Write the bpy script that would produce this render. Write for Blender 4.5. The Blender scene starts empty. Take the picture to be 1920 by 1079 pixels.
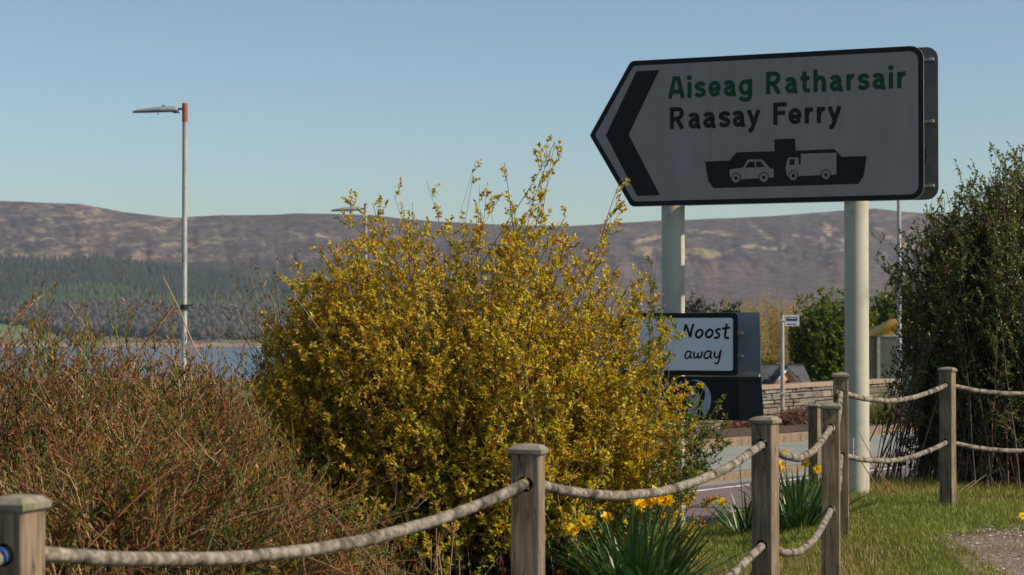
import bpy, bmesh, math
import numpy as np
from math import radians as R, sin, cos, pi

sc = bpy.context.scene
COL = sc.collection
EYE = 1.45
F = 4000.0          # focal length in photograph pixels (1920 wide)
PITCH = math.atan(80.5 / F)

# ------------------------------------------------------------------ camera
cam_d = bpy.data.cameras.new("camera")
cam = bpy.data.objects.new("camera", cam_d)
COL.objects.link(cam)
cam.location = (0, 0, EYE)
cam.rotation_euler = (pi / 2 + PITCH, 0, 0)
cam_d.sensor_width = 36.0
cam_d.lens = 36.0 * F / 1920.0
cam_d.clip_start = 0.1
cam_d.clip_end = 60000
cam_d.dof.use_dof = True
cam_d.dof.focus_distance = 14.5
cam_d.dof.aperture_fstop = 7.5
sc.camera = cam

# ------------------------------------------------------------------ sky, sun, exposure
SUN_EL = 41.0
SUN_A = 18.0        # degrees the sun sits in front of the camera's right
world = bpy.data.worlds.new("World")
sc.world = world
world.use_nodes = True
wn = world.node_tree.nodes
wl = world.node_tree.links
bg = wn["Background"]
sky = wn.new("ShaderNodeTexSky")
sky.sky_type = 'NISHITA'
sky.sun_disc = False
sky.sun_elevation = R(SUN_EL)
sky.sun_rotation = R(90 + SUN_A)
sky.air_density = 1.0
sky.dust_density = 0.35
sky.ozone_density = 3.0
sky.altitude = 0
bg.inputs[1].default_value = 0.058
gam = wn.new("ShaderNodeGamma"); gam.inputs[1].default_value = 1.4
wl.new(sky.outputs[0], gam.inputs[0])
tn = wn.new("ShaderNodeMix"); tn.data_type = 'RGBA'; tn.blend_type = 'MULTIPLY'; tn.inputs[0].default_value = 1.0
tn.inputs[7].default_value = (0.94, 0.965, 0.91, 1)
hsv = wn.new('ShaderNodeHueSaturation'); hsv.inputs['Saturation'].default_value = 0.88
wl.new(gam.outputs[0], hsv.inputs['Color']); wl.new(hsv.outputs[0], tn.inputs[6])
# very thin high cirrus, all round the sky
stc = wn.new("ShaderNodeTexCoord"); smp = wn.new("ShaderNodeMapping"); smp.inputs['Scale'].default_value = (3, 3, 22); smp.inputs['Rotation'].default_value = (0.04, 0.0, 0.0)
snz = wn.new("ShaderNodeTexNoise"); snz.inputs['Scale'].default_value = 1.3; snz.inputs['Detail'].default_value = 7
smr = wn.new("ShaderNodeMapRange"); smr.inputs[1].default_value = 0.45; smr.inputs[2].default_value = 0.8; smr.inputs[3].default_value = 0.0; smr.inputs[4].default_value = 0.07
wl.new(stc.outputs['Generated'], smp.inputs[0]); wl.new(smp.outputs[0], snz.inputs['Vector']); wl.new(snz.outputs['Fac'], smr.inputs[0])
smx = wn.new("ShaderNodeMix"); smx.data_type = 'RGBA'
smx.inputs[7].default_value = (9.5, 10.3, 10.8, 1)
wl.new(smr.outputs[0], smx.inputs[0]); wl.new(tn.outputs[2], smx.inputs[6]); wl.new(smx.outputs[2], bg.inputs[0])

sun_d = bpy.data.lights.new("sun", 'SUN')
sun_d.energy = 5.0
sun_d.angle = R(0.53)
sun_d.color = (1.0, 0.87, 0.70)
sun = bpy.data.objects.new("sun", sun_d)
COL.objects.link(sun)
sdir = (cos(R(SUN_EL)) * cos(R(SUN_A)), -cos(R(SUN_EL)) * sin(R(SUN_A)), sin(R(SUN_EL)))
from mathutils import Vector, Matrix
sun.rotation_euler = Vector(sdir).to_track_quat('Z', 'Y').to_euler()
sun.location = (20, -8, 25)

sc.view_settings.view_transform = 'Standard'
sc.view_settings.look = 'None'
sc.view_settings.exposure = 0.0
sc.view_settings.gamma = 1.0
sc.view_settings.use_curve_mapping = False
sc.render.engine = 'CYCLES'
sc.cycles.max_bounces = 6
sc.cycles.diffuse_bounces = 3
sc.cycles.transmission_bounces = 4
sc.cycles.transparent_max_bounces = 6
sc.cycles.volume_bounces = 0

rng = np.random.default_rng(7)

# ------------------------------------------------------------------ helpers
def unproj(px, py, depth):
    """point on the ray of photo pixel (px,py) at world depth y=depth"""
    cx = (px - 960) / F
    cy = (539.5 - py) / F
    dy = cos(PITCH) - cy * sin(PITCH)
    dz = sin(PITCH) + cy * cos(PITCH)
    k = depth / dy
    return Vector((cx * k, depth, EYE + dz * k))

def ray(px, py):
    cx = (px - 960) / F
    cy = (539.5 - py) / F
    return Vector((cx, cos(PITCH) - cy * sin(PITCH), sin(PITCH) + cy * cos(PITCH)))

def tagit(o, label=None, cat=None, group=None, kind=None):
    if label: o['label'] = label
    if cat: o['category'] = cat
    if group: o['group'] = group
    if kind: o['kind'] = kind
    return o

def thing(name, label, cat, loc=(0, 0, 0), rz=0, group=None):
    o = bpy.data.objects.new(name, None)
    o.empty_display_size = 0.1
    COL.objects.link(o)
    o.location = loc
    o.rotation_euler = (0, 0, rz)
    return tagit(o, label, cat, group)

def link(name, me, mat=None, parent=None, loc=None, rot=None):
    o = bpy.data.objects.new(name, me)
    COL.objects.link(o)
    if mat is not None and len(me.materials) == 0:
        me.materials.append(mat)
    if parent is not None:
        o.parent = parent
    if loc is not None: o.location = loc
    if rot is not None: o.rotation_euler = rot
    return o

def npmesh(name, V, faces, col=None, smooth=False):
    """faces: list of int arrays (n,3) or (n,4)"""
    me = bpy.data.meshes.new(name)
    V = np.asarray(V, dtype=np.float32)
    me.vertices.add(len(V))
    me.vertices.foreach_set("co", V.ravel())
    nl = sum(f.size for f in faces)
    npoly = sum(len(f) for f in faces)
    me.loops.add(nl)
    me.polygons.add(npoly)
    me.loops.foreach_set("vertex_index", np.concatenate([f.ravel() for f in faces]).astype(np.int32))
    starts = []; s = 0
    for f in faces:
        n, k = f.shape
        starts.append(s + np.arange(n) * k)
        s += n * k
    me.polygons.foreach_set("loop_start", np.concatenate(starts).astype(np.int32))
    if smooth:
        me.polygons.foreach_set("use_smooth", np.ones(npoly, dtype=bool))
    if col is not None:
        a = me.color_attributes.new("tint", 'FLOAT_COLOR', 'POINT')
        c = np.ones((len(V), 4), dtype=np.float32)
        c[:, :3] = col
        a.data.foreach_set("color", c.ravel())
    me.update(calc_edges=True)
    return me

def norm(a):
    return a / (np.linalg.norm(a, axis=-1, keepdims=True) + 1e-9)

def tubes(P, rad, sides=3):
    """P (N,K,3) rad (N,K) -> V, quads"""
    N, K, _ = P.shape
    T = norm(np.gradient(P, axis=1))
    ref = np.where(np.abs(T[..., 2:3]) > 0.9, np.array([1., 0, 0]), np.array([0, 0, 1.]))
    A = norm(np.cross(T, ref)); B = np.cross(T, A)
    ang = np.arange(sides) * 2 * pi / sides
    V = P[:, :, None, :] + rad[:, :, None, None] * (A[:, :, None, :] * np.cos(ang)[None, None, :, None] + B[:, :, None, :] * np.sin(ang)[None, None, :, None])
    idx = np.arange(N * K * sides).reshape(N, K, sides)
    a = idx[:, :-1, :]; b = idx[:, 1:, :]
    a2 = np.roll(a, -1, axis=2); b2 = np.roll(b, -1, axis=2)
    Q = np.stack([a, a2, b2, b], axis=-1).reshape(-1, 4)
    return V.reshape(-1, 3), Q

def ribbons(P, W, wid):
    """P (N,K,3), W (N,3) side dir, wid (N,K)"""
    N, K, _ = P.shape
    L = P - W[:, None, :] * wid[..., None] / 2
    Rr = P + W[:, None, :] * wid[..., None] / 2
    V = np.stack([L, Rr], axis=2).reshape(-1, 3)
    idx = np.arange(N * K * 2).reshape(N, K, 2)
    Q = np.stack([idx[:, :-1, 0], idx[:, :-1, 1], idx[:, 1:, 1], idx[:, 1:, 0]], axis=-1).reshape(-1, 4)
    return V, Q

def leaves(P, D, Nn, L, W, fold=0.25):
    """folded kite leaves: base P, direction D, normal Nn"""
    D = norm(D); S = norm(np.cross(D, Nn)); U = np.cross(S, D)
    L = L[:, None]; W = W[:, None]
    base = P
    tip = P + D * L - U * L * 0.12
    mid = P + D * L * 0.45
    l = mid - S * W / 2 + U * W * fold
    r = mid + S * W / 2 + U * W * fold
    n = len(P)
    V = np.stack([base, l, tip, r], axis=1).reshape(-1, 3)
    i = np.arange(n)[:, None] * 4
    T = np.concatenate([i + np.array([[0, 2, 1]]), i + np.array([[0, 3, 2]])], axis=0)
    return V, T

def box_data(x0, y0, z0, x1, y1, z1):
    V = np.array([(x0, y0, z0), (x1, y0, z0), (x1, y1, z0), (x0, y1, z0), (x0, y0, z1), (x1, y0, z1), (x1, y1, z1), (x0, y1, z1)], float)
    Q = np.array([(0, 3, 2, 1), (4, 5, 6, 7), (0, 1, 5, 4), (1, 2, 6, 5), (2, 3, 7, 6), (3, 0, 4, 7)])
    return V, Q

def box_mesh(name, x0, y0, z0, x1, y1, z1, bev=0.0, seg=1):
    bm = bmesh.new()
    V, Q = box_data(x0, y0, z0, x1, y1, z1)
    vs = [bm.verts.new(v) for v in V]
    for q in Q: bm.faces.new([vs[i] for i in q])
    if bev > 0:
        bmesh.ops.bevel(bm, geom=bm.edges[:], offset=bev, segments=seg, affect='EDGES', profile=0.6)
    me = bpy.data.meshes.new(name)
    bm.to_mesh(me); bm.free()
    return me

def box_at(name, c, s, mat, parent, bev=0.0, rot=None):
    me = box_mesh(name, -s[0] / 2, -s[1] / 2, -s[2] / 2, s[0] / 2, s[1] / 2, s[2] / 2, bev)
    return link(name, me, mat, parent, c, rot)

def cyl_mesh(name, r0, r1, z0, z1, seg=24, rings=None, weld=False):
    bm = bmesh.new()
    prof = rings or [(r0, z0), (r1, z1)]
    loops = []
    for r, z in prof:
        loops.append([bm.verts.new((r * cos(2 * pi * i / seg), r * sin(2 * pi * i / seg), z)) for i in range(seg)])
    for a, b in zip(loops[:-1], loops[1:]):
        for i in range(seg):
            f = bm.faces.new((a[i], a[(i + 1) % seg], b[(i + 1) % seg], b[i])); f.smooth = True
    # caps have vertices of their own, so the long sides keep purely radial normals
    bm.faces.new([bm.verts.new(v.co) for v in loops[0][::-1]]); bm.faces.new([bm.verts.new(v.co) for v in loops[-1]])
    if weld: bmesh.ops.remove_doubles(bm, verts=bm.verts[:], dist=1e-6)
    me = bpy.data.meshes.new(name)
    bm.to_mesh(me); bm.free()
    return me

def poly_prism(name, pts, z0, z1):
    """polygon pts (x,z in local plane) extruded along -y from y=-z0.. -> list of (x,y,z)"""
    bm = bmesh.new()
    a = [bm.verts.new((p[0], -z0, p[1])) for p in pts]
    b = [bm.verts.new((p[0], -z1, p[1])) for p in pts]
    n = len(pts)
    bm.faces.new(a); bm.faces.new(b[::-1])
    for i in range(n):
        bm.faces.new((a[i], b[i], b[(i + 1) % n], a[(i + 1) % n]))
    bmesh.ops.recalc_face_normals(bm, faces=bm.faces[:])
    me = bpy.data.meshes.new(name)
    bm.to_mesh(me); bm.free()
    return me

def sstep(a, b, x):
    t = np.clip((x - a) / (b - a), 0, 1)
    return t * t * (3 - 2 * t)

_perm = np.random.default_rng(3).random((256, 256))
def vnoise(x, y):
    xi = np.floor(x).astype(int); yi = np.floor(y).astype(int)
    fx = x - xi; fy = y - yi
    fx = fx * fx * (3 - 2 * fx); fy = fy * fy * (3 - 2 * fy)
    g = lambda a, b: _perm[a % 256, b % 256]
    return (g(xi, yi) * (1 - fx) + g(xi + 1, yi) * fx) * (1 - fy) + (g(xi, yi + 1) * (1 - fx) + g(xi + 1, yi + 1) * fx) * fy
def fbm(x, y, o=5):
    s = 0; a = 0.5; t = 0
    for k in range(o):
        s = s + a * vnoise(x + k * 17.3, y + k * 9.1); t += a
        a *= 0.5; x = x * 2.03; y = y * 2.03
    return s / t

# ------------------------------------------------------------------ materials
def mat_base(name):
    m = bpy.data.materials.new(name)
    m.use_nodes = True
    nt = m.node_tree
    return m, nt, nt.nodes["Principled BSDF"]

def noise_mat(name, c1, c2, scale=8, detail=5, rough=0.8, bump=0.0, bscale=None, stretch=(1, 1, 1), spec=0.3, metal=0.0, lo=0.35, hi=0.65, c3=None, c3scale=3, c3lo=0.55, c3hi=0.7):
    m, nt, p = mat_base(name)
    N = nt.nodes; Lk = nt.links
    tc = N.new("ShaderNodeTexCoord")
    mp = N.new("ShaderNodeMapping"); mp.inputs['Scale'].default_value = stretch
    Lk.new(tc.outputs['Object'], mp.inputs['Vector'])
    nz = N.new("ShaderNodeTexNoise"); nz.inputs['Scale'].default_value = scale; nz.inputs['Detail'].default_value = detail
    Lk.new(mp.outputs[0], nz.inputs['Vector'])
    cr = N.new("ShaderNodeValToRGB")
    cr.color_ramp.elements[0].position = lo; cr.color_ramp.elements[0].color = (*c1, 1)
    cr.color_ramp.elements[1].position = hi; cr.color_ramp.elements[1].color = (*c2, 1)
    Lk.new(nz.outputs['Fac'], cr.inputs[0])
    outc = cr.outputs[0]
    if c3 is not None:
        n3 = N.new("ShaderNodeTexNoise"); n3.inputs['Scale'].default_value = c3scale; n3.inputs['Detail'].default_value = 6
        Lk.new(tc.outputs['Object'], n3.inputs['Vector'])
        r3 = N.new("ShaderNodeValToRGB")
        r3.color_ramp.elements[0].position = c3lo; r3.color_ramp.elements[0].color = (0, 0, 0, 1)
        r3.color_ramp.elements[1].position = c3hi; r3.color_ramp.elements[1].color = (1, 1, 1, 1)
        Lk.new(n3.outputs['Fac'], r3.inputs[0])
        mx = N.new("ShaderNodeMix"); mx.data_type = 'RGBA'
        Lk.new(r3.outputs[0], mx.inputs[0]); Lk.new(outc, mx.inputs[6]); mx.inputs[7].default_value = (*c3, 1)
        outc = mx.outputs[2]
    Lk.new(outc, p.inputs['Base Color'])
    p.inputs['Roughness'].default_value = rough
    p.inputs['Metallic'].default_value = metal
    p.inputs['Specular IOR Level'].default_value = spec
    if bump > 0:
        nb = N.new("ShaderNodeTexNoise"); nb.inputs['Scale'].default_value = bscale or scale * 3; nb.inputs['Detail'].default_value = 6
        Lk.new(mp.outputs[0], nb.inputs['Vector'])
        b = N.new("ShaderNodeBump"); b.inputs['Strength'].default_value = 1.0; b.inputs['Distance'].default_value = bump
        Lk.new(nb.outputs['Fac'], b.inputs['Height']); Lk.new(b.outputs[0], p.inputs['Normal'])
    return m

def tint_mat(name, rough=0.6, trans=0.0, spec=0.3, nscale=0, namp=0.3):
    """base colour from the mesh's own tint attribute, with optional leaf translucency"""
    m, nt, p = mat_base(name)
    N = nt.nodes; Lk = nt.links
    at = N.new("ShaderNodeAttribute"); at.attribute_name = "tint"
    col = at.outputs['Color']
    if nscale:
        tc = N.new("ShaderNodeTexCoord")
        nz = N.new("ShaderNodeTexNoise"); nz.inputs['Scale'].default_value = nscale; nz.inputs['Detail'].default_value = 5
        Lk.new(tc.outputs['Object'], nz.inputs['Vector'])
        mr = N.new("ShaderNodeMapRange"); mr.inputs[1].default_value = 0.3; mr.inputs[2].default_value = 0.7
        mr.inputs[3].default_value = 1 - namp; mr.inputs[4].default_value = 1 + namp
        Lk.new(nz.outputs['Fac'], mr.inputs[0])
        hs = N.new("ShaderNodeHueSaturation")
        Lk.new(mr.outputs[0], hs.inputs['Value']); Lk.new(col, hs.inputs['Color'])
        col = hs.outputs[0]
    Lk.new(col, p.inputs['Base Color'])
    p.inputs['Roughness'].default_value = rough
    p.inputs['Specular IOR Level'].default_value = spec
    if nscale:
        bn = N.new("ShaderNodeTexNoise"); bn.inputs['Scale'].default_value = nscale * .5; bn.inputs['Detail'].default_value = 8
        Lk.new(tc.outputs['Object'], bn.inputs['Vector'])
        bb = N.new("ShaderNodeBump"); bb.inputs['Distance'].default_value = 14.0
        Lk.new(bn.outputs['Fac'], bb.inputs['Height']); Lk.new(bb.outputs[0], p.inputs['Normal'])
    if trans > 0:
        tr = N.new("ShaderNodeBsdfTranslucent")
        hs2 = N.new("ShaderNodeHueSaturation"); hs2.inputs['Saturation'].default_value = 1.15; hs2.inputs['Value'].default_value = 1.2
        Lk.new(col, hs2.inputs['Color']); Lk.new(hs2.outputs[0], tr.inputs['Color'])
        mx = N.new("ShaderNodeMixShader"); mx.inputs[0].default_value = trans
        Lk.new(p.outputs[0], mx.inputs[1]); Lk.new(tr.outputs[0], mx.inputs[2])
        Lk.new(mx.outputs[0], N["Material Output"].inputs['Surface'])
    return m

M = {}
M['leaf'] = tint_mat('leaf', 0.45, 0.47, 0.35)
M['darkleaf'] = tint_mat('waxy_leaf', 0.38, 0.2, 0.5)
M['stem'] = tint_mat('bark_stem', 0.7, 0, 0.25)
M['grass'] = tint_mat('grass_blade', 0.5, 0.3, 0.35)
M['blade'] = tint_mat('daffodil_leaf', 0.38, 0.2, 0.5)
M['petal'] = tint_mat('petal', 0.5, 0.35, 0.3)
M['terrain'] = tint_mat('hill_cover', 0.95, 0, 0.1, 0.045, 0.35)
M['conifer'] = tint_mat('far_tree', 0.9, 0, 0.1)
M['wood'] = noise_mat('weathered_wood', (0.16, 0.115, 0.072), (0.32, 0.24, 0.15), 22, 6, 0.75, 0.0012, 60, (4, 4, 0.25), 0.25, c3=(0.13, 0.13, 0.10), c3scale=6, c3lo=0.58, c3hi=0.8)
M['wood_cap'] = noise_mat('weathered_wood_cap', (0.17, 0.145, 0.115), (0.30, 0.265, 0.20), 14, 6, 0.8, 0.001, 50, (1, 3, 1), 0.25, c3=(0.15, 0.16, 0.07), c3scale=20, c3lo=0.55, c3hi=0.7)
def add_cracks(m):
    nt = m.node_tree; N = nt.nodes; Lk = nt.links; p = N["Principled BSDF"]
    src = p.inputs['Base Color'].links[0].from_socket
    tc = N.new("ShaderNodeTexCoord"); mp = N.new("ShaderNodeMapping"); mp.inputs['Scale'].default_value = (9, 9, 0.7)
    Lk.new(tc.outputs['Object'], mp.inputs['Vector'])
    nz = N.new("ShaderNodeTexNoise"); nz.inputs['Scale'].default_value = 2.2; nz.inputs['Detail'].default_value = 3
    Lk.new(mp.outputs[0], nz.inputs['Vector'])
    cr = N.new("ShaderNodeValToRGB"); e = cr.color_ramp.elements
    e[0].position = 0.484; e[0].color = (1, 1, 1, 1); e[1].position = 0.5; e[1].color = (.22, .2, .18, 1)
    e2 = e.new(0.514); e2.color = (1, 1, 1, 1)
    Lk.new(nz.outputs['Fac'], cr.inputs[0])
    # blotchy weathering over the whole post
    n2 = N.new("ShaderNodeTexNoise"); n2.inputs['Scale'].default_value = 5.0; n2.inputs['Detail'].default_value = 7
    Lk.new(tc.outputs['Object'], n2.inputs['Vector'])
    m2 = N.new("ShaderNodeMapRange"); m2.inputs[1].default_value = 0.3; m2.inputs[2].default_value = 0.7; m2.inputs[3].default_value = 0.7; m2.inputs[4].default_value = 1.15
    Lk.new(n2.outputs['Fac'], m2.inputs[0])
    hs = N.new("ShaderNodeHueSaturation"); Lk.new(m2.outputs[0], hs.inputs['Value']); Lk.new(src, hs.inputs['Color'])
    mx = N.new("ShaderNodeMix"); mx.data_type = 'RGBA'; mx.blend_type = 'MULTIPLY'; mx.inputs[0].default_value = 1.0
    Lk.new(hs.outputs[0], mx.inputs[6]); Lk.new(cr.outputs[0], mx.inputs[7]); Lk.new(mx.outputs[2], p.inputs['Base Color'])
add_cracks(M['wood'])
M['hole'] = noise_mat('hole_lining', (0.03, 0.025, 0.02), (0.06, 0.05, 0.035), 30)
M['rope'] = noise_mat('old_rope', (0.15, 0.125, 0.092), (0.36, 0.315, 0.245), 45, 7, 0.9, 0.003, 150, (1, 1, 1), 0.15, c3=(0.055, 0.046, 0.036), c3scale=15, c3lo=0.48, c3hi=0.66)
M['blue'] = noise_mat('blue_twine', (0.01, 0.06, 0.35), (0.02, 0.1, 0.5), 40)
M['pole'] = noise_mat('cream_post', (0.50, 0.48, 0.37), (0.57, 0.545, 0.43), 3, 6, 0.6, 0, None, (1, 1, 0.3), 0.3, c3=(0.36, 0.35, 0.25), c3scale=5, c3lo=0.5, c3hi=0.8)
M['sheet'] = noise_mat('sign_sheeting', (0.29, 0.265, 0.245), (0.325, 0.30, 0.28), 2.5, 7, 0.55, 0, None, (5, 1, 0.6), 0.3, c3=(0.285, 0.262, 0.235), c3scale=3.5, c3lo=0.5, c3hi=0.8)
M['signblack'] = noise_mat('sign_black', (0.008, 0.008, 0.009), (0.012, 0.012, 0.013), 4, 4, 0.5, 0, None, (1, 1, 1), 0.3)
M['signgreen'] = noise_mat('sign_green', (0.004, 0.055, 0.018), (0.006, 0.065, 0.02), 4, 4, 0.5, 0, None, (1, 1, 1), 0.3)
M['aluedge'] = noise_mat('aluminium_edge', (0.45, 0.45, 0.44), (0.6, 0.6, 0.58), 8, 4, 0.4, 0, None, (1, 1, 1), 0.5, 0.6)
M['aluback'] = noise_mat('dull_aluminium_back', (0.10, 0.115, 0.105), (0.15, 0.165, 0.15), 3, 6, 0.6, 0, None, (1, 1, 1), 0.3, 0.1, c3=(0.02, 0.018, 0.015), c3scale=7, c3lo=0.66, c3hi=0.7)
M['rearblue'] = noise_mat('blue_grey_panel_back', (0.20, 0.235, 0.26), (0.25, 0.29, 0.315), 3, 5, 0.5)
M['rearslate'] = noise_mat('slate_panel_back', (0.045, 0.06, 0.065), (0.06, 0.08, 0.085), 3, 5, 0.5)
M['bolt'] = noise_mat('galvanised_bolt', (0.5, 0.5, 0.48), (0.7, 0.7, 0.67), 20, 3, 0.35, 0, None, (1, 1, 1), 0.5, 0.7)
M['noostwhite'] = noise_mat('shop_sign_white', (0.78, 0.80, 0.78), (0.82, 0.84, 0.82), 3, 4, 0.5)
M['logogrey'] = noise_mat('logo_grey', (0.38, 0.43, 0.46), (0.45, 0.50, 0.53), 9, 4, 0.5)
M['galv'] = noise_mat('galvanised_steel', (0.36, 0.35, 0.32), (0.50, 0.485, 0.44), 10, 6, 0.5, 0, None, (1, 1, 0.3), 0.4, 0.25, c3=(0.3, 0.27, 0.22), c3scale=9, c3lo=0.6, c3hi=0.8)
M['rust'] = noise_mat('terracotta_sleeve', (0.33, 0.10, 0.05), (0.42, 0.14, 0.075), 14, 5, 0.7)
M['luminaire'] = noise_mat('luminaire_grey', (0.22, 0.27, 0.29), (0.30, 0.35, 0.36), 6, 4, 0.45)
M['darkmetal'] = noise_mat('dark_bracket', (0.015, 0.02, 0.025), (0.03, 0.035, 0.04), 20, 3, 0.5)
M['slate'] = noise_mat('roof_slate', (0.05, 0.055, 0.06), (0.09, 0.09, 0.095), 6, 5, 0.7)
M['gravel'] = noise_mat('gravel_path', (0.14, 0.10, 0.07), (0.30, 0.24, 0.19), 30, 9, 0.95, 0.012, 60, (1, 1, 1), 0.1, c3=(0.13, 0.08, 0.045), c3scale=1.2, c3lo=0.42, c3hi=0.58)
M['asphalt'] = noise_mat('red_chip_tarmac', (0.15, 0.105, 0.10), (0.22, 0.165, 0.155), 45, 8, 0.9, 0.002, 120, (1, 1, 1), 0.2, c3=(0.14, 0.11, 0.105), c3scale=0.6, c3lo=0.4, c3hi=0.7)
M['pavement'] = noise_mat('pavement_grey', (0.23, 0.24, 0.21), (0.30, 0.31, 0.275), 14, 8, 0.9, 0.001, 80, (1, 1, 1), 0.2, c3=(0.20, 0.19, 0.165), c3scale=0.8, c3lo=0.5, c3hi=0.75)
M['kerb'] = noise_mat('buff_kerb', (0.19, 0.13, 0.085), (0.28, 0.20, 0.135), 12, 7, 0.9, 0.001, 60)
M['paint'] = noise_mat('road_paint', (0.55, 0.54, 0.50), (0.75, 0.74, 0.70), 30, 6, 0.7, 0, None, (1, 1, 1), 0.3, c3=(0.22, 0.18, 0.17), c3scale=14, c3lo=0.55, c3hi=0.62)
M['mortar'] = noise_mat('mortar', (0.09, 0.08, 0.065), (0.15, 0.135, 0.11), 20, 6, 0.95)
M['coping'] = noise_mat('coping_stone', (0.28, 0.20, 0.14), (0.36, 0.27, 0.19), 9, 6, 0.9, 0.003, 30)
STONE = [noise_mat('wall_stone', a, b, 14, 7, 0.9, 0.004, 25, c3=c, c3scale=9, c3lo=0.55, c3hi=0.7) for a, b, c in [
    ((0.125, 0.108, 0.083), (0.20, 0.17, 0.133), (0.12, 0.115, 0.10)),
    ((0.165, 0.14, 0.103), (0.245, 0.21, 0.16), (0.18, 0.17, 0.15)),
    ((0.13, 0.125, 0.115), (0.21, 0.20, 0.18), (0.28, 0.27, 0.24)),
    ((0.19, 0.145, 0.10), (0.27, 0.21, 0.15), (0.15, 0.14, 0.12)),
    ((0.25, 0.215, 0.16), (0.32, 0.275, 0.21), (0.24, 0.23, 0.20))]]
M['yellow'] = noise_mat('ochre_roof', (0.70, 0.35, 0.015), (0.80, 0.42, 0.025), 6, 4, 0.55)
M['creamframe'] = noise_mat('cream_frame', (0.36, 0.32, 0.22), (0.44, 0.39, 0.27), 8, 4, 0.5)
M['greypanel'] = noise_mat('grey_panel', (0.22, 0.23, 0.23), (0.30, 0.31, 0.30), 6, 4, 0.5)
M['white'] = noise_mat('white_paint', (0.72, 0.72, 0.69), (0.82, 0.81, 0.78), 6, 4, 0.5)
M['harl'] = noise_mat('white_harling', (0.62, 0.61, 0.57), (0.74, 0.73, 0.69), 12, 6, 0.9)
M['orangewood'] = noise_mat('orange_timber', (0.50, 0.22, 0.10), (0.62, 0.29, 0.14), 8, 5, 0.6)
M['darkglass'] = noise_mat('dark_window', (0.02, 0.025, 0.03), (0.03, 0.035, 0.04), 4, 2, 0.15, spec=0.6)
M['bluedark'] = noise_mat('timetable_blue', (0.02, 0.035, 0.07), (0.03, 0.05, 0.09), 8, 3, 0.5)
M['flagwhite'] = noise_mat('bus_flag_white', (0.50, 0.53, 0.56), (0.58, 0.61, 0.64), 8, 3, 0.5)
# glass
mg, nt_, pg = mat_base('shelter_glass')
pg.inputs['Base Color'].default_value = (0.75, 0.82, 0.8, 1); pg.inputs['Roughness'].default_value = 0.05
pg.inputs['Transmission Weight'].default_value = 0.9
M['glass'] = mg
# soil / near ground
def ground_mat():
    m, nt, p = mat_base('ground_cover')
    N = nt.nodes; Lk = nt.links
    at = N.new("ShaderNodeAttribute"); at.attribute_name = "tint"
    tc = N.new("ShaderNodeTexCoord")
    nz = N.new("ShaderNodeTexNoise"); nz.inputs['Scale'].default_value = 14; nz.inputs['Detail'].default_value = 9
    Lk.new(tc.outputs['Object'], nz.inputs['Vector'])
    mr = N.new("ShaderNodeMapRange"); mr.inputs[1].default_value = 0.3; mr.inputs[2].default_value = 0.7
    mr.inputs[3].default_value = 0.6; mr.inputs[4].default_value = 1.4
    Lk.new(nz.outputs['Fac'], mr.inputs[0])
    hs = N.new("ShaderNodeHueSaturation")
    Lk.new(mr.outputs[0], hs.inputs['Value']); Lk.new(at.outputs['Color'], hs.inputs['Color'])
    Lk.new(hs.outputs[0], p.inputs['Base Color'])
    p.inputs['Roughness'].default_value = 0.95; p.inputs['Specular IOR Level'].default_value = 0.1
    b = N.new("ShaderNodeBump"); b.inputs['Distance'].default_value = 0.02
    Lk.new(nz.outputs['Fac'], b.inputs['Height']); Lk.new(b.outputs[0], p.inputs['Normal'])
    return m
M['ground'] = ground_mat()
def water_mat():
    m, nt, p = mat_base('sea_water')
    N = nt.nodes; Lk = nt.links
    p.inputs['Base Color'].default_value = (0.075, 0.105, 0.115, 1)
    p.inputs['Roughness'].default_value = 0.25
    tc = N.new("ShaderNodeTexCoord")
    mp = N.new("ShaderNodeMapping"); mp.inputs['Scale'].default_value = (0.15, 0.5, 1)
    Lk.new(tc.outputs['Object'], mp.inputs['Vector'])
    nz = N.new("ShaderNodeTexNoise"); nz.inputs['Scale'].default_value = 1.0; nz.inputs['Detail'].default_value = 6
    Lk.new(mp.outputs[0], nz.inputs['Vector'])
    b = N.new("ShaderNodeBump"); b.inputs['Distance'].default_value = 1.2; b.inputs['Strength'].default_value = 0.8
    Lk.new(nz.outputs['Fac'], b.inputs['Height']); Lk.new(b.outputs[0], p.inputs['Normal'])
    return m
M['water'] = water_mat()

# ------------------------------------------------------------------ ground
SEA = -18.5
def ground_h(x, y):
    x = np.asarray(x, float); y = np.asarray(y, float)
    h = 0.10 * sstep(1.5, 2.6, x) * sstep(9, 14, y)
    h = h - 0.32 * sstep(14.6, 18.2, y) * (1 - sstep(1.5, 2.7, x))
    h = h + 0.05 * (fbm(x * 0.9, y * 0.9, 3) - 0.5)
    # verge falls to the road
    edge = 18.3 + 0.25 * np.clip(x - 1.4, 0, 3)
    k = sstep(0, 1.6, y - edge)
    h = h * (1 - k) + (-0.46) * k
    # left of the road: land dips away towards the loch
    k2 = sstep(11, 26, y) * (1 - sstep(-2.0, 1.0, x))
    h = h - 0.5 * k2
    # general fall with distance
    far = np.clip(y - 30, 0, None)
    h = h - 0.018 * np.minimum(far, 90)
    h = h - sstep(110, 860, y) * 18.5 - 0.01 * np.clip(y - 860, 0, 600)
    h = h + sstep(60, 200, y) * 1.5 * (fbm(x * 0.012, y * 0.012, 4) - 0.5)
    # raised bed behind the pavement
    return h

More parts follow.
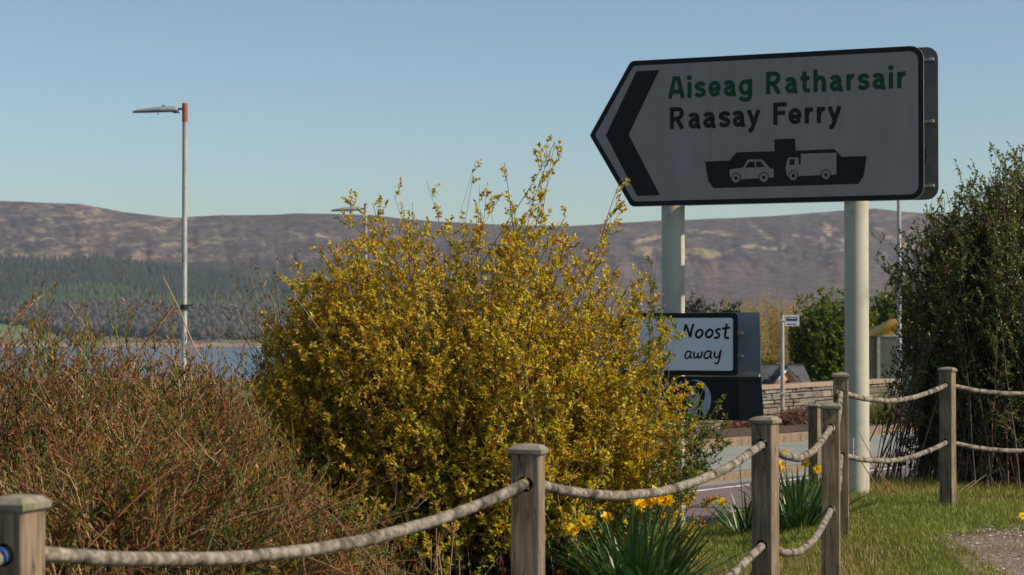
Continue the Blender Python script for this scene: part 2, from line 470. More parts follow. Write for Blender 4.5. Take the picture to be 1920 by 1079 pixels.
def axis(vals):
    out = []
    for a, b, s in vals:
        n = max(1, int(round((b - a) / s)))
        out += list(np.linspace(a, b, n, endpoint=False))
    out.append(vals[-1][1])
    return np.array(out)
gx = axis([(-1500, -200, 130), (-200, -40, 16), (-40, -8, 2), (-8, 10, 0.2), (10, 40, 2), (40, 200, 16), (200, 1500, 130)])
gy = axis([(-1200, -100, 110), (-100, -5, 9), (-5, 4, 1), (4, 24, 0.2), (24, 60, 1.2), (60, 200, 7), (200, 1300, 25)])
GX, GY = np.meshgrid(gx, gy, indexing='ij')
GZ = ground_h(GX, GY)
V = np.stack([GX, GY, GZ], -1).reshape(-1, 3)
ni, nj = GX.shape
idx = np.arange(ni * nj).reshape(ni, nj)
Q = np.stack([idx[:-1, :-1], idx[1:, :-1], idx[1:, 1:], idx[:-1, 1:]], -1).reshape(-1, 4)
n1 = fbm(GX * 0.5 + 3, GY * 0.5, 4)[..., None]
near_c = np.array([0.075, 0.085, 0.03]) * (1 - n1) + np.array([0.12, 0.10, 0.05]) * n1
n2 = fbm(GX * 0.02 + 3, GY * 0.02, 4)[..., None]
far_c = np.array([0.10, 0.10, 0.05]) * (1 - n2) + np.array([0.20, 0.16, 0.10]) * n2
kf = sstep(60, 160, GY)[..., None]
C = near_c * (1 - kf) + far_c * kf
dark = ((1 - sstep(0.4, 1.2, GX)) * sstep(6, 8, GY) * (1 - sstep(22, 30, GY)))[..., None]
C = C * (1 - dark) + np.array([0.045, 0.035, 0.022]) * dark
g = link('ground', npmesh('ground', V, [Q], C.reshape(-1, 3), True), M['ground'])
tagit(g, kind='structure')

w = link('water', npmesh('water', np.array([(-9000, -1500, SEA), (9000, -1500, SEA), (9000, 9000, SEA), (-9000, 9000, SEA)], float), [np.array([[0, 1, 2, 3]])]), M['water'])
tagit(w, kind='structure')

# ------------------------------------------------------------------ hills across the water
rx = np.array([-3000, -1200, -500, 0, 60, 150, 230, 290, 330, 400, 480, 560, 650, 700, 800, 900, 1060, 1140, 1240, 1400, 1500, 1580, 1640, 1740, 1900, 2400, 3200, 5000])
ry = np.array([420, 400, 385, 377, 380, 383, 397, 405, 408, 404, 403, 401, 402, 404, 415, 420, 425, 420, 414, 408, 402, 395, 391, 401, 415, 400, 420, 430])
def ridge(px):
    return np.interp(px, rx, ry) + 2.0 * (fbm(px * 0.02, px * 0 + 1.5, 4) - 0.5) * 2
NEAR_R, DEPTH_R = 2560.0, 2700.0
def hill_f(t):
    return np.clip(t, 0, 1) ** 0.9
def hill_pt(px, t):
    """photo column px, t 0 shore .. 1 ridge -> x,y,z,pixel row"""
    r = NEAR_R + DEPTH_R * t + 40 * np.sin(px * 0.011) * (1 - t)
    y0 = 651.5
    py = y0 - (y0 - ridge(px)) * hill_f(t)
    wob = np.sin(pi * np.clip(t, 0, 1)) * sstep(0.05, 0.3, t)
    s = px * 0.009
    rel = (fbm(s + 2.2 * t, t * 5.0, 5) - 0.5) * 26 + (np.abs(fbm(s * 2.2 + 1.5 * t + 7, t * 3.0 + 3, 4) - 0.5) - 0.1) * 22
    rel *= 1.5 * np.where(px > 1100, 0.35 + 0.65 * sstep(0.45, 0.65, t), 0.35 + 0.65 * sstep(0.3, 0.6, t))
    py = py - wob * rel
    x = (px - 960) / F * r
    z = EYE + (620 - py) / F * r
    return x, r, z, py

pxs = np.concatenate([np.linspace(-3000, -200, 120, endpoint=False), np.linspace(-200, 2120, 760, endpoint=False), np.linspace(2120, 5000, 120)])
ts = np.concatenate([[-0.06, -0.02], np.linspace(0, 1, 150)])
PX, TT = np.meshgrid(pxs, ts, indexing='ij')
X, Y, Z, PY = hill_pt(PX, TT)
Z[:, 0] = SEA - 6; Z[:, 1] = SEA - 1.5
# two rows behind the ridge
X = np.concatenate([X, X[:, -1:] * 1.1, X[:, -1:] * 1.25], 1)
Y = np.concatenate([Y, Y[:, -1:] * 1.1, Y[:, -1:] * 1.25], 1)
Z = np.concatenate([Z, Z[:, -1:] - 60, Z[:, -1:] * 0 + SEA - 10], 1)
PXc = np.concatenate([PX, PX[:, -1:], PX[:, -1:]], 1)
PYc = np.concatenate([PY, PY[:, -1:], PY[:, -1:]], 1)
Tc = np.concatenate([TT, TT[:, -1:], TT[:, -1:]], 1)
heath = np.array([0.078, 0.060, 0.055]); tan = np.array([0.30, 0.225, 0.155]); darkh = np.array([0.055, 0.045, 0.055])
a1 = fbm(PXc * 0.02 + PYc * 0.02, PYc * 0.10, 5)
a2 = fbm(PXc * 0.055 + 9, PYc * 0.16 + PXc * 0.015, 5)
a3 = fbm(PXc * 0.008 + 30, PYc * 0.03, 4)
wx = PXc + 30 * (a1 - .5); wy = PYc + 26 * (a3 - .5) + (PXc % 1e9) * -0.03
rg = 1 - np.abs(2 * fbm(wx * 0.035, wy * 0.11 + 5, 5) - 1) * 2.2
rg2 = 1 - np.abs(2 * fbm(wx * 0.11 + 40, wy * 0.30 + 5, 4) - 1) * 2.2
leftk = 1 - sstep(300, 560, PXc)
tank = sstep(0.56 - 0.05 * leftk, 0.70, a2 * 0.55 + a1 * 0.45) * (0.45 + 0.25 * leftk)
dk = sstep(0.5, 0.68, a3) * 0.65
C = heath + 0 * a1[..., None]
C = C * (1 - dk[..., None]) + darkh * dk[..., None]
tank = np.clip(tank * .75 + sstep(.72, .95, rg) * (.12 + .30 * leftk) * sstep(.35, .6, a3 + .15) + sstep(.7, .95, rg2) * (.08 + .12 * leftk), 0, .8)
C = C * (1 - tank[..., None]) + tan * tank[..., None]
dk2 = (sstep(.55, .7, fbm(wx * .05 + 80, wy * .16, 4)) * .5)[..., None]
C = C * (1 - dk2) + darkh * dk2
C = C * (0.75 + 0.5 * a1[..., None])
# smooth lower moor at the right
lm = (sstep(1080, 1180, PXc) * sstep(486, 496, PYc + 4 * (a1 - 0.5)))[..., None]
moor = np.array([0.112, 0.085, 0.072]) * (0.8 + 0.4 * fbm(PXc * 0.006, PYc * 0.07, 4)[..., None])
C = C * (1 - lm) + moor * lm
# tan and green field strip
wq = 1.1 * (fbm(PXc * .05, PYc * .16, 4) - .5)
fl = .7 * sstep(1.0, 0.6, wq + ((PXc - 1270) / 105) ** 2 + ((PYc - 474 - (PXc - 1270) * 0.02) / 12.0) ** 2)
fl = fl * sstep(0.3, 0.42, fbm(PXc * 0.03, PYc * 0.1 + 4, 3))
C = C * (1 - fl[..., None]) + (np.array([0.30, 0.23, 0.12])) * fl[..., None]
fg = .55 * sstep(1.0, 0.3, wq + ((PXc - 1312) / 40) ** 2 + ((PYc - 474) / 5.5) ** 2)
C = C * (1 - fg[..., None]) + (np.array([0.22, 0.22, 0.08])) * fg[..., None]
for (sx0, sy0, sx1, sy1, ww) in [(1400, 415, 1470, 462, 4), (1545, 415, 1560, 440, 4), (1560, 440, 1590, 462, 3), (1640, 430, 1720, 468, 6), (1490, 440, 1540, 452, 3), (1290, 432, 1370, 440, 4), (1180, 452, 1240, 445, 4), (1390, 462, 1450, 466, 4), (600, 440, 700, 470, 4), (1544, 448, 1550, 462, 5)]:
    px_, py_ = PXc + 22 * (fbm(PXc * .05, PYc * .12, 3) - .5), PYc + 10 * (fbm(PXc * .06 + 7, PYc * .12, 3) - .5)
    tt_ = np.clip(((px_ - sx0) * (sx1 - sx0) + (py_ - sy0) * (sy1 - sy0)) / ((sx1 - sx0) ** 2 + (sy1 - sy0) ** 2), 0, 1)
    dd_ = np.hypot((px_ - sx0 - tt_ * (sx1 - sx0)), (py_ - sy0 - tt_ * (sy1 - sy0)) * 1.3)
    kk_ = (sstep(ww * 1.6, ww * .5, dd_) * (.25 + .65 * sstep(.4, .6, a2)))[..., None]
    C = C * (1 - kk_) + np.array([.33, .25, .16]) * kk_
# land low on the left: wood floor, fields, shore
wf = ((1 - sstep(560, 900, PXc)) * sstep(488, 494, PYc))[..., None]
C = C * (1 - wf) + np.array([0.05, 0.05, 0.035]) * wf
fd = ((1 - sstep(560, 900, PXc)) * sstep(604, 610, PYc + 8 * (a1 - 0.5)) * (1 - sstep(640, 643, PYc)))[..., None]
C = C * (1 - fd) + (np.array([0.15, 0.14, 0.07]) * (0.7 + 0.6 * a2[..., None])) * fd
gr = (sstep(1.0, 0.7, ((PXc - 50) / 70) ** 2 + ((PYc - 612) / 10.0) ** 2))[..., None]
C = C * (1 - gr) + np.array([0.12, 0.19, 0.06]) * gr
sh = sstep(641, 645, PYc)[..., None]
C = C * (1 - sh) + np.array([0.27, 0.21, 0.155]) * (0.8 + 0.4 * a2[..., None]) * sh
ni, nj = X.shape
idx = np.arange(ni * nj).reshape(ni, nj)
Q = np.stack([idx[:-1, :-1], idx[1:, :-1], idx[1:, 1:], idx[:-1, 1:]], -1).reshape(-1, 4)
hl = link('hills', npmesh('hills', np.stack([X, Y, Z], -1).reshape(-1, 3), [Q], C.reshape(-1, 3), True), M['terrain'])
tagit(hl, kind='structure')

# ---- woods on the far slope
def forest(name, label, fmask, n, hgt, wid, pal, conifer=True, seed=1):
    r_ = np.random.default_rng(seed)
    px = r_.uniform(-160, 720, n * 3); t = r_.uniform(0.03, 0.85, n * 3)
    x, y, z, py = hill_pt(px, t)
    keep = fmask(px, py)
    x, y, z = x[keep][:n], y[keep][:n], z[keep][:n]
    m = len(x)
    h = hgt * r_.uniform(0.45, 1.35, m); w_ = wid * r_.uniform(0.75, 1.25, m)
    sides = 5
    ang = r_.uniform(0, 6.28, m)[:, None] + np.arange(sides) * 2 * pi / sides
    if conifer:
        prof = [(1.0, 0.08), (0.0, 1.0)]
    else:
        prof = [(0.55, 0.15), (1.0, 0.5), (0.7, 0.85), (0.0, 1.0)]
    rings = []
    for (rr, zz) in prof:
        if rr == 0:
            rings.append(np.stack([x, y, z + h * zz], -1)[:, None, :])
        else:
            jr = w_[:, None] / 2 * rr * r_.uniform(0.6, 1.4, (m, sides))
            rings.append(np.stack([x[:, None] + jr * np.cos(ang), y[:, None] + jr * np.sin(ang), (z + h * zz)[:, None] + 0 * ang + r_.uniform(-.05, .05, (m, sides)) * h[:, None]], -1))
    V = np.concatenate(rings, 1); nv = V.shape[1]
    base = np.arange(m)[:, None, None] * nv
    fs = []
    q = []
    for k in range(len(prof) - 1):
        for s_ in range(sides):
            s2 = (s_ + 1) % sides
            if prof[k + 1][0] == 0:
                fs.append([k * sides + s_, k * sides + s2, (k + 1) * sides])
            else:
                q.append([k * sides + s_, k * sides + s2, (k + 1) * sides + s2, (k + 1) * sides + s_])
    faces = [(base + np.array(fs)[None]).reshape(-1, 3)]
    if q: faces.append((base + np.array(q)[None]).reshape(-1, 4))
    pal = np.array(pal)
    c = pal[r_.integers(0, len(pal), m)] * r_.uniform(0.7, 1.3, (m, 1))
    c = np.repeat(c[:, None, :], nv, 1).reshape(-1, 3)
    o = link(name, npmesh(name, V.reshape(-1, 3), faces, c), M['conifer'])
    tagit(o, label, 'forest', kind='stuff')

up_c = lambda px: np.interp(px, [-200, 0, 100, 180, 250, 330, 400, 440, 520, 640, 720], [480, 484, 489, 481, 491, 502, 507, 521, 532, 545, 560]) + 5 * (fbm(px * .05, px * 0, 3) - .5)
up_g = lambda px: np.interp(px, [-200, 20, 45, 90, 200, 280, 340, 480, 600, 720], [640, 600, 553, 540, 534, 549, 556, 560, 575, 590]) + 6 * (fbm(px * .05, px * 0 + 8, 3) - .5)
up_d = lambda px: np.interp(px, [-200, 0, 30, 100, 180, 250, 330, 400, 600, 720], [560, 575, 585, 583, 575, 572, 585, 583, 590, 600]) + 8 * (fbm(px * .06, px * 0 + 18, 3) - .5)
forest('conifer_forest', 'dark blue green conifer plantation across the upper far slope', lambda px, py: (py > up_c(px) + 6) & (py < np.minimum(up_g(px), 600) + 4), 9000, 15, 7, [(0.022, 0.040, 0.032), (0.03, 0.05, 0.036), (0.045, 0.05, 0.04)], True, 1)
forest('larch_forest', 'pale green band of young larch wood in the middle of the far slope', lambda px, py: (py > up_g(px) + 4) & (py < up_d(px) + 6), 5000, 13, 7, [(0.05, 0.078, 0.034), (0.04, 0.065, 0.034), (0.06, 0.082, 0.038)], True, 2)
forest('bare_woodland', 'grey brown leafless woodland low on the far slope above the shore', lambda px, py: (py > up_d(px) + 3) & (py < np.interp(px, [0, 120, 300, 500], [606, 628, 636, 638])) , 8500, 13, 9.5, [(0.075, 0.065, 0.055), (0.055, 0.06, 0.055), (0.04, 0.055, 0.04), (0.10, 0.078, 0.066), (0.06, 0.055, 0.06)], False, 3)
forest('shore_trees', 'scattered small trees and hedges along the far shore', lambda px, py: (py > 618) & (py < 641) & (fbm(px * .03, py * .12, 3) > .52), 700, 9, 10, [(0.08, 0.07, 0.06), (0.06, 0.07, 0.04)], False, 4)

# ---- far houses
def far_house(px, py, wpx, hpx, label):
    # find t with that row
    tt = np.linspace(0, 0.8, 400); x, y, z, yy = hill_pt(np.full(400, float(px)), tt)
    i = int(np.argmin(np.abs(yy - (py + hpx)))); x, y, z = x[i], y[i], z[i]
    s = y / F
    W = wpx * s; H = hpx * s * 0.62; D = 7.0
    t = thing('far_house', label, 'house', (x, y, z), R(rng.uniform(-12, 12)), 'white houses across the water')
    link('wall', box_mesh('wall', -W / 2, -D / 2, -1, W / 2, D / 2, H), M['harl'], t)
    rh = hpx * s * 0.38
    V = np.array([(-W / 2 - .3, -D / 2 - .3, H), (W / 2 + .3, -D / 2 - .3, H), (W / 2 + .3, D / 2 + .3, H), (-W / 2 - .3, D / 2 + .3, H), (-W / 2 - .3, 0, H + rh), (W / 2 + .3, 0, H + rh)])
    me = npmesh('roof', V, [np.array([[0, 1, 5, 4], [2, 3, 4, 5], [0, 3, 2, 1]]), np.array([[1, 2, 5], [3, 0, 4]])])
    link('roof', me, M['slate'], t)
for k, hsp in enumerate([(320, 622, 14, 7, 'long white house by the far shore just left of the near lamp post'),
            (333, 625, 9, 6, 'small white house beside the long one left of the near lamp post'),
            (368, 629, 11, 7, 'white house just right of the near lamp post across the water'),
            (381, 625, 12, 8, 'larger white house right of the near lamp post across the water'),
            (473, 592, 9, 7, 'white house high among far trees behind the bare twigs'),
            (58, 608, 7, 8, 'small white house beside the green field at far left'),
            (38, 585, 20, 12, 'big pale lodge among the far woods at the left edge')]):
    far_house(*hsp)

# ------------------------------------------------------------------ road, pavement, kerbs
def Gp(px, py, zz):
    d = (EYE - zz) * F / (py - 620.0)
    return np.array([(px - 960) / F * d, d, zz])
def ext(a, b, k0, k1):
    """extend segment a-b beyond each end by factors"""
    v = b - a
    return a - v * k0, b + v * k1
ROADZ = -0.34
dirR = Gp(1680, 866, ROADZ) - Gp(1320, 906, ROADZ)
k1a, k1b = ext(Gp(1320, 906, ROADZ), Gp(1680, 866, ROADZ), 0.8, 4)       # foot of near kerb
def strip(name, pts, z, mat, kind='structure'):
    V = np.array([(p[0], p[1], z) for p in pts], float)
    o = link(name, npmesh(name, V, [np.array([[0, 1, 2, 3]])]), mat)
    return tagit(o, kind=kind)
u = (k1b - k1a) / np.linalg.norm(k1b - k1a); nrm = np.array([-u[1], u[0], 0])   # nrm points away (left/back)
if nrm[1] < 0: nrm = -nrm
def off(p, d, along=0): return p + nrm * d + u * along
Lr = np.linalg.norm(k1b - k1a)
strip('road', [off(k1a, -7, -1), off(k1b, -7), off(k1b, 0.0), off(k1a, 0.0, -1)], ROADZ, M['asphalt'])
def obj_strip(name, pts, z, mat, label, cat):
    V = np.array([(p[0], p[1], z) for p in pts], float)
    return tagit(link(name, npmesh(name, V, [np.array([[0, 1, 2, 3]])]), mat), kind='structure')
obj_strip('road_edge_line', [off(k1a, -0.62, -1), off(k1b, -0.62), off(k1b, -0.52), off(k1a, -0.52, -1)], ROADZ + 0.004, M['paint'], '', '')
obj_strip('road_gutter', [off(k1a, -0.30, -1), off(k1b, -0.30), off(k1b, -0.002), off(k1a, -0.002, -1)], ROADZ + 0.004, M['pavement'], '', '')
# faint worn centre dashes
for k in range(6):
    a = 0.8 + k * 3.4
    obj_strip('road_centre_dash', [off(k1a, -2.3, a), off(k1a, -2.3, a + 2.0), off(k1a, -2.24, a + 2.0), off(k1a, -2.24, a)], ROADZ + 0.004, M['paint'], '', '')
# kerb built of stones
def kerb_run(a, length, zb, zt, width, label, blk=0.9):
    ang = math.atan2(u[1], u[0])
    t = thing('kerb', label, 'kerb', (a[0], a[1], 0), ang)
    tagit(t, kind='structure')
    n = int(length / blk)
    me = box_mesh('kerb_stone', 0.004, 0.0, zb - 0.1, blk - 0.004, width, zt, 0.008)
    me.materials.append(M['kerb'])
    for i in range(n):
        o = link('kerb_stone', me, None, t)
        o.location = (i * blk, rng.uniform(-.003, .003), rng.uniform(-.003, .003))
    return t
PAVZ = ROADZ + 0.085
kerb_run(off(k1a, 0.0), Lr * 0.95, ROADZ, PAVZ + 0.005, 0.16, 'long buff kerb between the red road and the grey pavement')
strip('pavement', [off(k1a, 0.15, -1), off(k1b, 0.15), off(k1b, 4.3), off(k1a, 4.3, -1)], PAVZ, M['pavement'])
# second kerb at the far side of the pavement
k2 = off(k1a, 2.9)
kerb_run(k2, Lr * 0.95, PAVZ, PAVZ + 0.13, 0.16, 'buff kerb between the grey pavement and the shrub bed')
# planting bed behind
bedV = []
nb = 60
for i in range(nb + 1):
    s_ = -1 + (Lr + 1) * i / nb
    for d_, z_ in ((3.05, PAVZ + 0.13), (4.2, PAVZ + 0.14), (6.5, PAVZ - 0.05), (9.5, PAVZ - 0.35)):
        p = off(k1a, d_, s_); bedV.append((p[0], p[1], z_ - 0.02 * max(0, s_ - 14) + rng.uniform(-.02, .02)))
bi = np.arange((nb + 1) * 4).reshape(nb + 1, 4)
Q = np.stack([bi[:-1, :-1], bi[1:, :-1], bi[1:, 1:], bi[:-1, 1:]], -1).reshape(-1, 4)
bed = link('planting_bed', npmesh('planting_bed', np.array(bedV), [Q], np.tile(np.array([0.10, 0.07, 0.05]), (len(bedV), 1)), True), M['ground'])
tagit(bed, kind='structure')

# ------------------------------------------------------------------ stone wall
wa = np.array([3.2, 37.5, 0]); wd = norm(np.array([1.45, 2.4, 0]))
wlen = 10.0
wang = math.atan2(wd[1], wd[0])
wall = thing('stone_wall', 'low rubble stone wall with a buff coping behind the bus stop pole', 'wall', (wa[0], wa[1], 0), wang)
wz0, wz1 = -0.70, 0.33
link('mortar_core', box_mesh('mortar_core', 0, 0.03, wz0 - 0.4, wlen, 0.33, wz1), M['mortar'], wall)
xs = 0.0; zrow = wz0; ns = 0
while zrow < wz1 - 0.04:
    hrow = float(rng.uniform(0.07, 0.15)); hrow = min(hrow, wz1 - zrow)
    x_ = -float(rng.uniform(0, .2))
    while x_ < wlen and ns < 296:
        Ls = float(rng.uniform(0.18, 0.55))
        x0 = max(0, x_); x1 = min(wlen, x_ + Ls)
        if x1 - x0 > 0.06:
            split = rng.random() < 0.25 and hrow > 0.11
            hh = [(0, hrow)] if not split else [(0, hrow / 2), (hrow / 2, hrow)]
            for (ha, hb) in hh:
                bm = bmesh.new()
                V, Q = box_data(x0 + .008, -0.012 - rng.uniform(0, .03), zrow + ha + .007, x1 - .008, 0.06, zrow + hb - .007)
                V = V + rng.uniform(-.009, .009, V.shape) * np.array([1, .6, .8])
                vs = [bm.verts.new(v) for v in V]
                for q in Q: bm.faces.new([vs[i] for i in q])
                bmesh.ops.bevel(bm, geom=[e for e in bm.edges if all(v.co.y < 0.02 for v in e.verts)], offset=0.012, segments=1, affect='EDGES')
                me = bpy.data.meshes.new('stone'); bm.to_mesh(me); bm.free()
                link('stone', me, STONE[int(rng.choice(5, p=[.3, .28, .17, .17, .08]))], wall); ns += 1
        x_ += Ls
    zrow += hrow
cm = box_mesh('coping_slab', 0.004, -0.06, wz1 + .002, 0.746, 0.40, wz1 + 0.085, 0.01)
for i in range(int(wlen / 0.75)):
    o = link('coping_slab', cm, M['coping'], wall); o.location = (i * 0.75, rng.uniform(-.006, .006), rng.uniform(-.004, .004))

# ------------------------------------------------------------------ bus stop pole
bx = unproj(1467, 700, 38.2)
bs = thing('bus_stop', 'slim galvanised bus stop pole with a white flag sign before the stone wall', 'bus stop', (bx.x, bx.y, 0))
bz0 = -0.62
link('pole', cyl_mesh('pole', .036, .036, bz0, unproj(0, 590, 38.2).z, 16), M['galv'], bs)
zt = unproj(0, 588, 38.2).z
link('pole_cap', cyl_mesh('pole_cap', .038, .02, zt - .02, zt + .01, 16), M['darkmetal'], bs)
z1, z0_ = unproj(0, 591, 38.2).z, unproj(0, 612, 38.2).z
fl_ = link('flag_sign', box_mesh('flag_sign', 0.045, -.01, z0_, 0.30, .01, z1, .004), M['flagwhite'], bs)
link('flag_symbol', box_mesh('flag_symbol', 0.075, -.014, z0_ + .095, 0.27, -.0105, z1 - .035), M['bluedark'], fl_)
link('symbol_window', box_mesh('symbol_window', 0.095, -.017, z0_ + .135, 0.25, -.0145, z1 - .05), M['flagwhite'], fl_)
link('flag_line', box_mesh('flag_line', 0.09, -.014, z0_ + .03, 0.25, -.0105, z0_ + .045), M['bluedark'], fl_)
link('clamp', box_mesh('clamp', -.042, -.042, (z0_ + z1) / 2 - .015, 0.05, .042, (z0_ + z1) / 2 + .015, .004), M['galv'], bs)
link('timetable_case', box_mesh('timetable_case', -.05, -.06, 0.30, 0.05, -.037, 0.34, .004), M['galv'], bs)

# ------------------------------------------------------------------ bus shelter
shd = 52.0
sx = unproj(1697, 700, shd).x
zg = unproj(0, 773, shd).z; ze = unproj(0, 627, shd).z; za = unproj(0, 597, shd).z
sh_ = thing('bus_shelter', 'small glazed bus shelter with an ochre yellow pitched roof beside the dark bush', 'bus shelter', (sx, shd, 0), R(-3))
hw = 0.64; dp = 2.6
for (xx, yy) in ((-hw, 0), (hw, 0), (-hw, dp), (hw, dp), (-hw, dp / 2), (hw, dp / 2)):
    link('corner_post', box_mesh('corner_post', xx - .035, yy - .035, zg - .3, xx + .035, yy + .035, ze), M['creamframe'], sh_)
for zz in (ze, zg + 0.62):
    link('cross_rail', box_mesh('cross_rail', -hw + .036, -.025, zz - .06, hw - .036, .025, zz - .002), M['creamframe'], sh_)
    link('side_rail', box_mesh('side_rail', -hw - .02, .036, zz - .06, -hw + .02, dp - .036, zz - .002), M['creamframe'], sh_)
    link('side_rail', box_mesh('side_rail', hw - .02, .036, zz - .06, hw + .02, dp - .036, zz - .002), M['creamframe'], sh_)
link('glass_pane', box_mesh('glass_pane', -hw + .04, -.006, zg + 0.63, hw - .04, .006, ze - .07), M['glass'], sh_)
link('glass_pane', box_mesh('glass_pane', -hw - .006, .04, zg + 0.63, -hw + .006, dp - .04, ze - .07), M['glass'], sh_)
link('glass_pane', box_mesh('glass_pane', hw - .006, .04, zg + 0.63, hw + .006, dp - .04, ze - .07), M['glass'], sh_)
link('lower_panel', box_mesh('lower_panel', -hw + .04, -.01, zg + .1, hw - .04, .01, zg + .55), M['greypanel'], sh_)
link('lower_panel', box_mesh('lower_panel', -hw - .01, .04, zg + .1, -hw + .01, dp - .04, zg + .55), M['greypanel'], sh_)
link('lower_panel', box_mesh('lower_panel', hw - .01, .04, zg + .1, hw + .01, dp - .04, zg + .55), M['greypanel'], sh_)
ov = 0.10
g_ = poly_prism('gable_panel', [(-hw, ze + .012), (hw, ze + .012), (0, za - .05)], -0.01, 0.01)
link('gable_panel', g_, M['yellow'], sh_)
for s_ in (-1, 1):
    V = []
    for yy in (-ov, dp + ov):
        V += [(s_ * (hw + ov), yy, ze - .02), (0, yy, za), (0, yy, za - .035), (s_ * (hw + ov), yy, ze - .055)]
    me = npmesh('roof_sheet', np.array(V), [np.array([[0, 1, 5, 4], [3, 7, 6, 2], [0, 3, 2, 1], [4, 5, 6, 7], [0, 4, 7, 3]])])
    link('roof_sheet', me, M['yellow'], sh_)
link('bench', box_mesh('bench', -.3, dp - .45, zg + .45, .3, dp - .1, zg + .49), M['greypanel'], sh_)

# ------------------------------------------------------------------ house with porch
hd = 98.0
hx0 = unproj(1350, 700, hd).x; hx1 = unproj(1515, 700, hd).x
hze = unproj(0, 727, hd).z; hzr = unproj(0, 686, hd + 3).z; hzg = hze - 2.4
hs_ = thing('cottage', 'slate roofed cottage with a gabled orange timber porch beyond the stone wall', 'house', ((hx0 + hx1) / 2, hd, 0))
hW = (hx1 - hx0) / 2
link('wall', box_mesh('wall', -hW, 0, hzg, hW, 6, hze - .02), M['harl'], hs_)
# slates laid as courses
rows = 9
slope = np.array([0, 3.2, hzr - hze])
for k in range(rows):
    a = k / rows; b = (k + 1.15) / rows
    y0, z0 = -.3 + slope[1] * a, hze + slope[2] * a - .02
    y1_, z1_ = -.3 + slope[1] * b, hze + slope[2] * b - .02
    V = [(-hW - .2, y0, z0 + .06), (hW + .2, y0, z0 + .06), (hW + .2, y1_, z1_ + .01), (-hW - .2, y1_, z1_ + .01), (-hW - .2, y0, z0 - .02), (hW + .2, y0, z0 - .02), (hW + .2, y1_, z1_ - .06), (-hW - .2, y1_, z1_ - .06)]
    me = npmesh('slate_course', np.array(V, float), [np.array([[0, 1, 2, 3], [4, 7, 6, 5], [0, 4, 5, 1], [2, 6, 7, 3], [1, 5, 6, 2], [0, 3, 7, 4]])])
    link('slate_course', me, M['slate'], hs_)
V = np.array([(-hW - .2, 3.0, hzr), (hW + .2, 3.0, hzr), (hW + .2, 6.4, hze), (-hW - .2, 6.4, hze)], float)
link('rear_roof_slope', npmesh('rear_roof_slope', V, [np.array([[0, 1, 2, 3]])]), M['slate'], hs_)
link('ridge', box_mesh('ridge', -hW - .2, 2.85, hzr - .03, hW + .2, 3.15, hzr + .07), M['slate'], hs_)
pxx = unproj(1476, 700, hd - 2).x - (hx0 + hx1) / 2
zpa = unproj(0, 689, hd - 2).z; zpe = unproj(0, 727, hd - 2).z
pw = 33 / F * (hd - 2)
porch = thing('porch', None, None); porch.parent = hs_; porch.location = (pxx, -2.0, 0)
for s_ in (-1, 1):
    for nm, m_, w0, w1, ya, yb in (('bargeboard', M['white'], 0.0, 0.10, -.16, -.10), ('rafter', M['orangewood'], 0.102, 0.42, -.12, -.04)):
        A = [(s_ * (pw + .05), zpe - .08 - w0), (0, zpa - w0 * 1.2), (0, zpa - w1 * 1.35), (s_ * (pw + .05) * .93, zpe - .08 - w1)]
        V = [(p[0], ya, p[1]) for p in A] + [(p[0], yb, p[1]) for p in A]
        me = npmesh(nm, np.array(V), [np.array([[0, 1, 2, 3], [4, 7, 6, 5], [0, 4, 5, 1], [1, 5, 6, 2], [2, 6, 7, 3], [3, 7, 4, 0]])])
        link(nm, me, m_, porch)
    V = np.array([(s_ * (pw + .1), -.2, zpe - .06), (0, -.2, zpa + .05), (0, 2.6, zpa + .05), (s_ * (pw + .1), 2.6, zpe - .06), (s_ * (pw + .1), -.2, zpe - .1), (0, -.2, zpa), (0, 2.6, zpa), (s_ * (pw + .1), 2.6, zpe - .1)])
    link('porch_roof', npmesh('porch_roof', V, [np.array([[0, 1, 2, 3], [4, 7, 6, 5], [0, 4, 5, 1], [2, 6, 7, 3]])]), M['slate'], porch)
    link('porch_post', box_mesh('porch_post', s_ * pw * .92 - .08, -.1, hzg, s_ * pw * .92 + .08, .06, zpe - .12), M['orangewood'], porch)
link('porch_interior', box_mesh('porch_interior', -pw * .8, 1.0, hzg, pw * .8, 1.9, zpe + .5), M['darkglass'], porch)
link('tie_beam', box_mesh('tie_beam', -pw * .85, -.09, zpe - .12, pw * .85, .03, zpe - .0), M['orangewood'], porch)

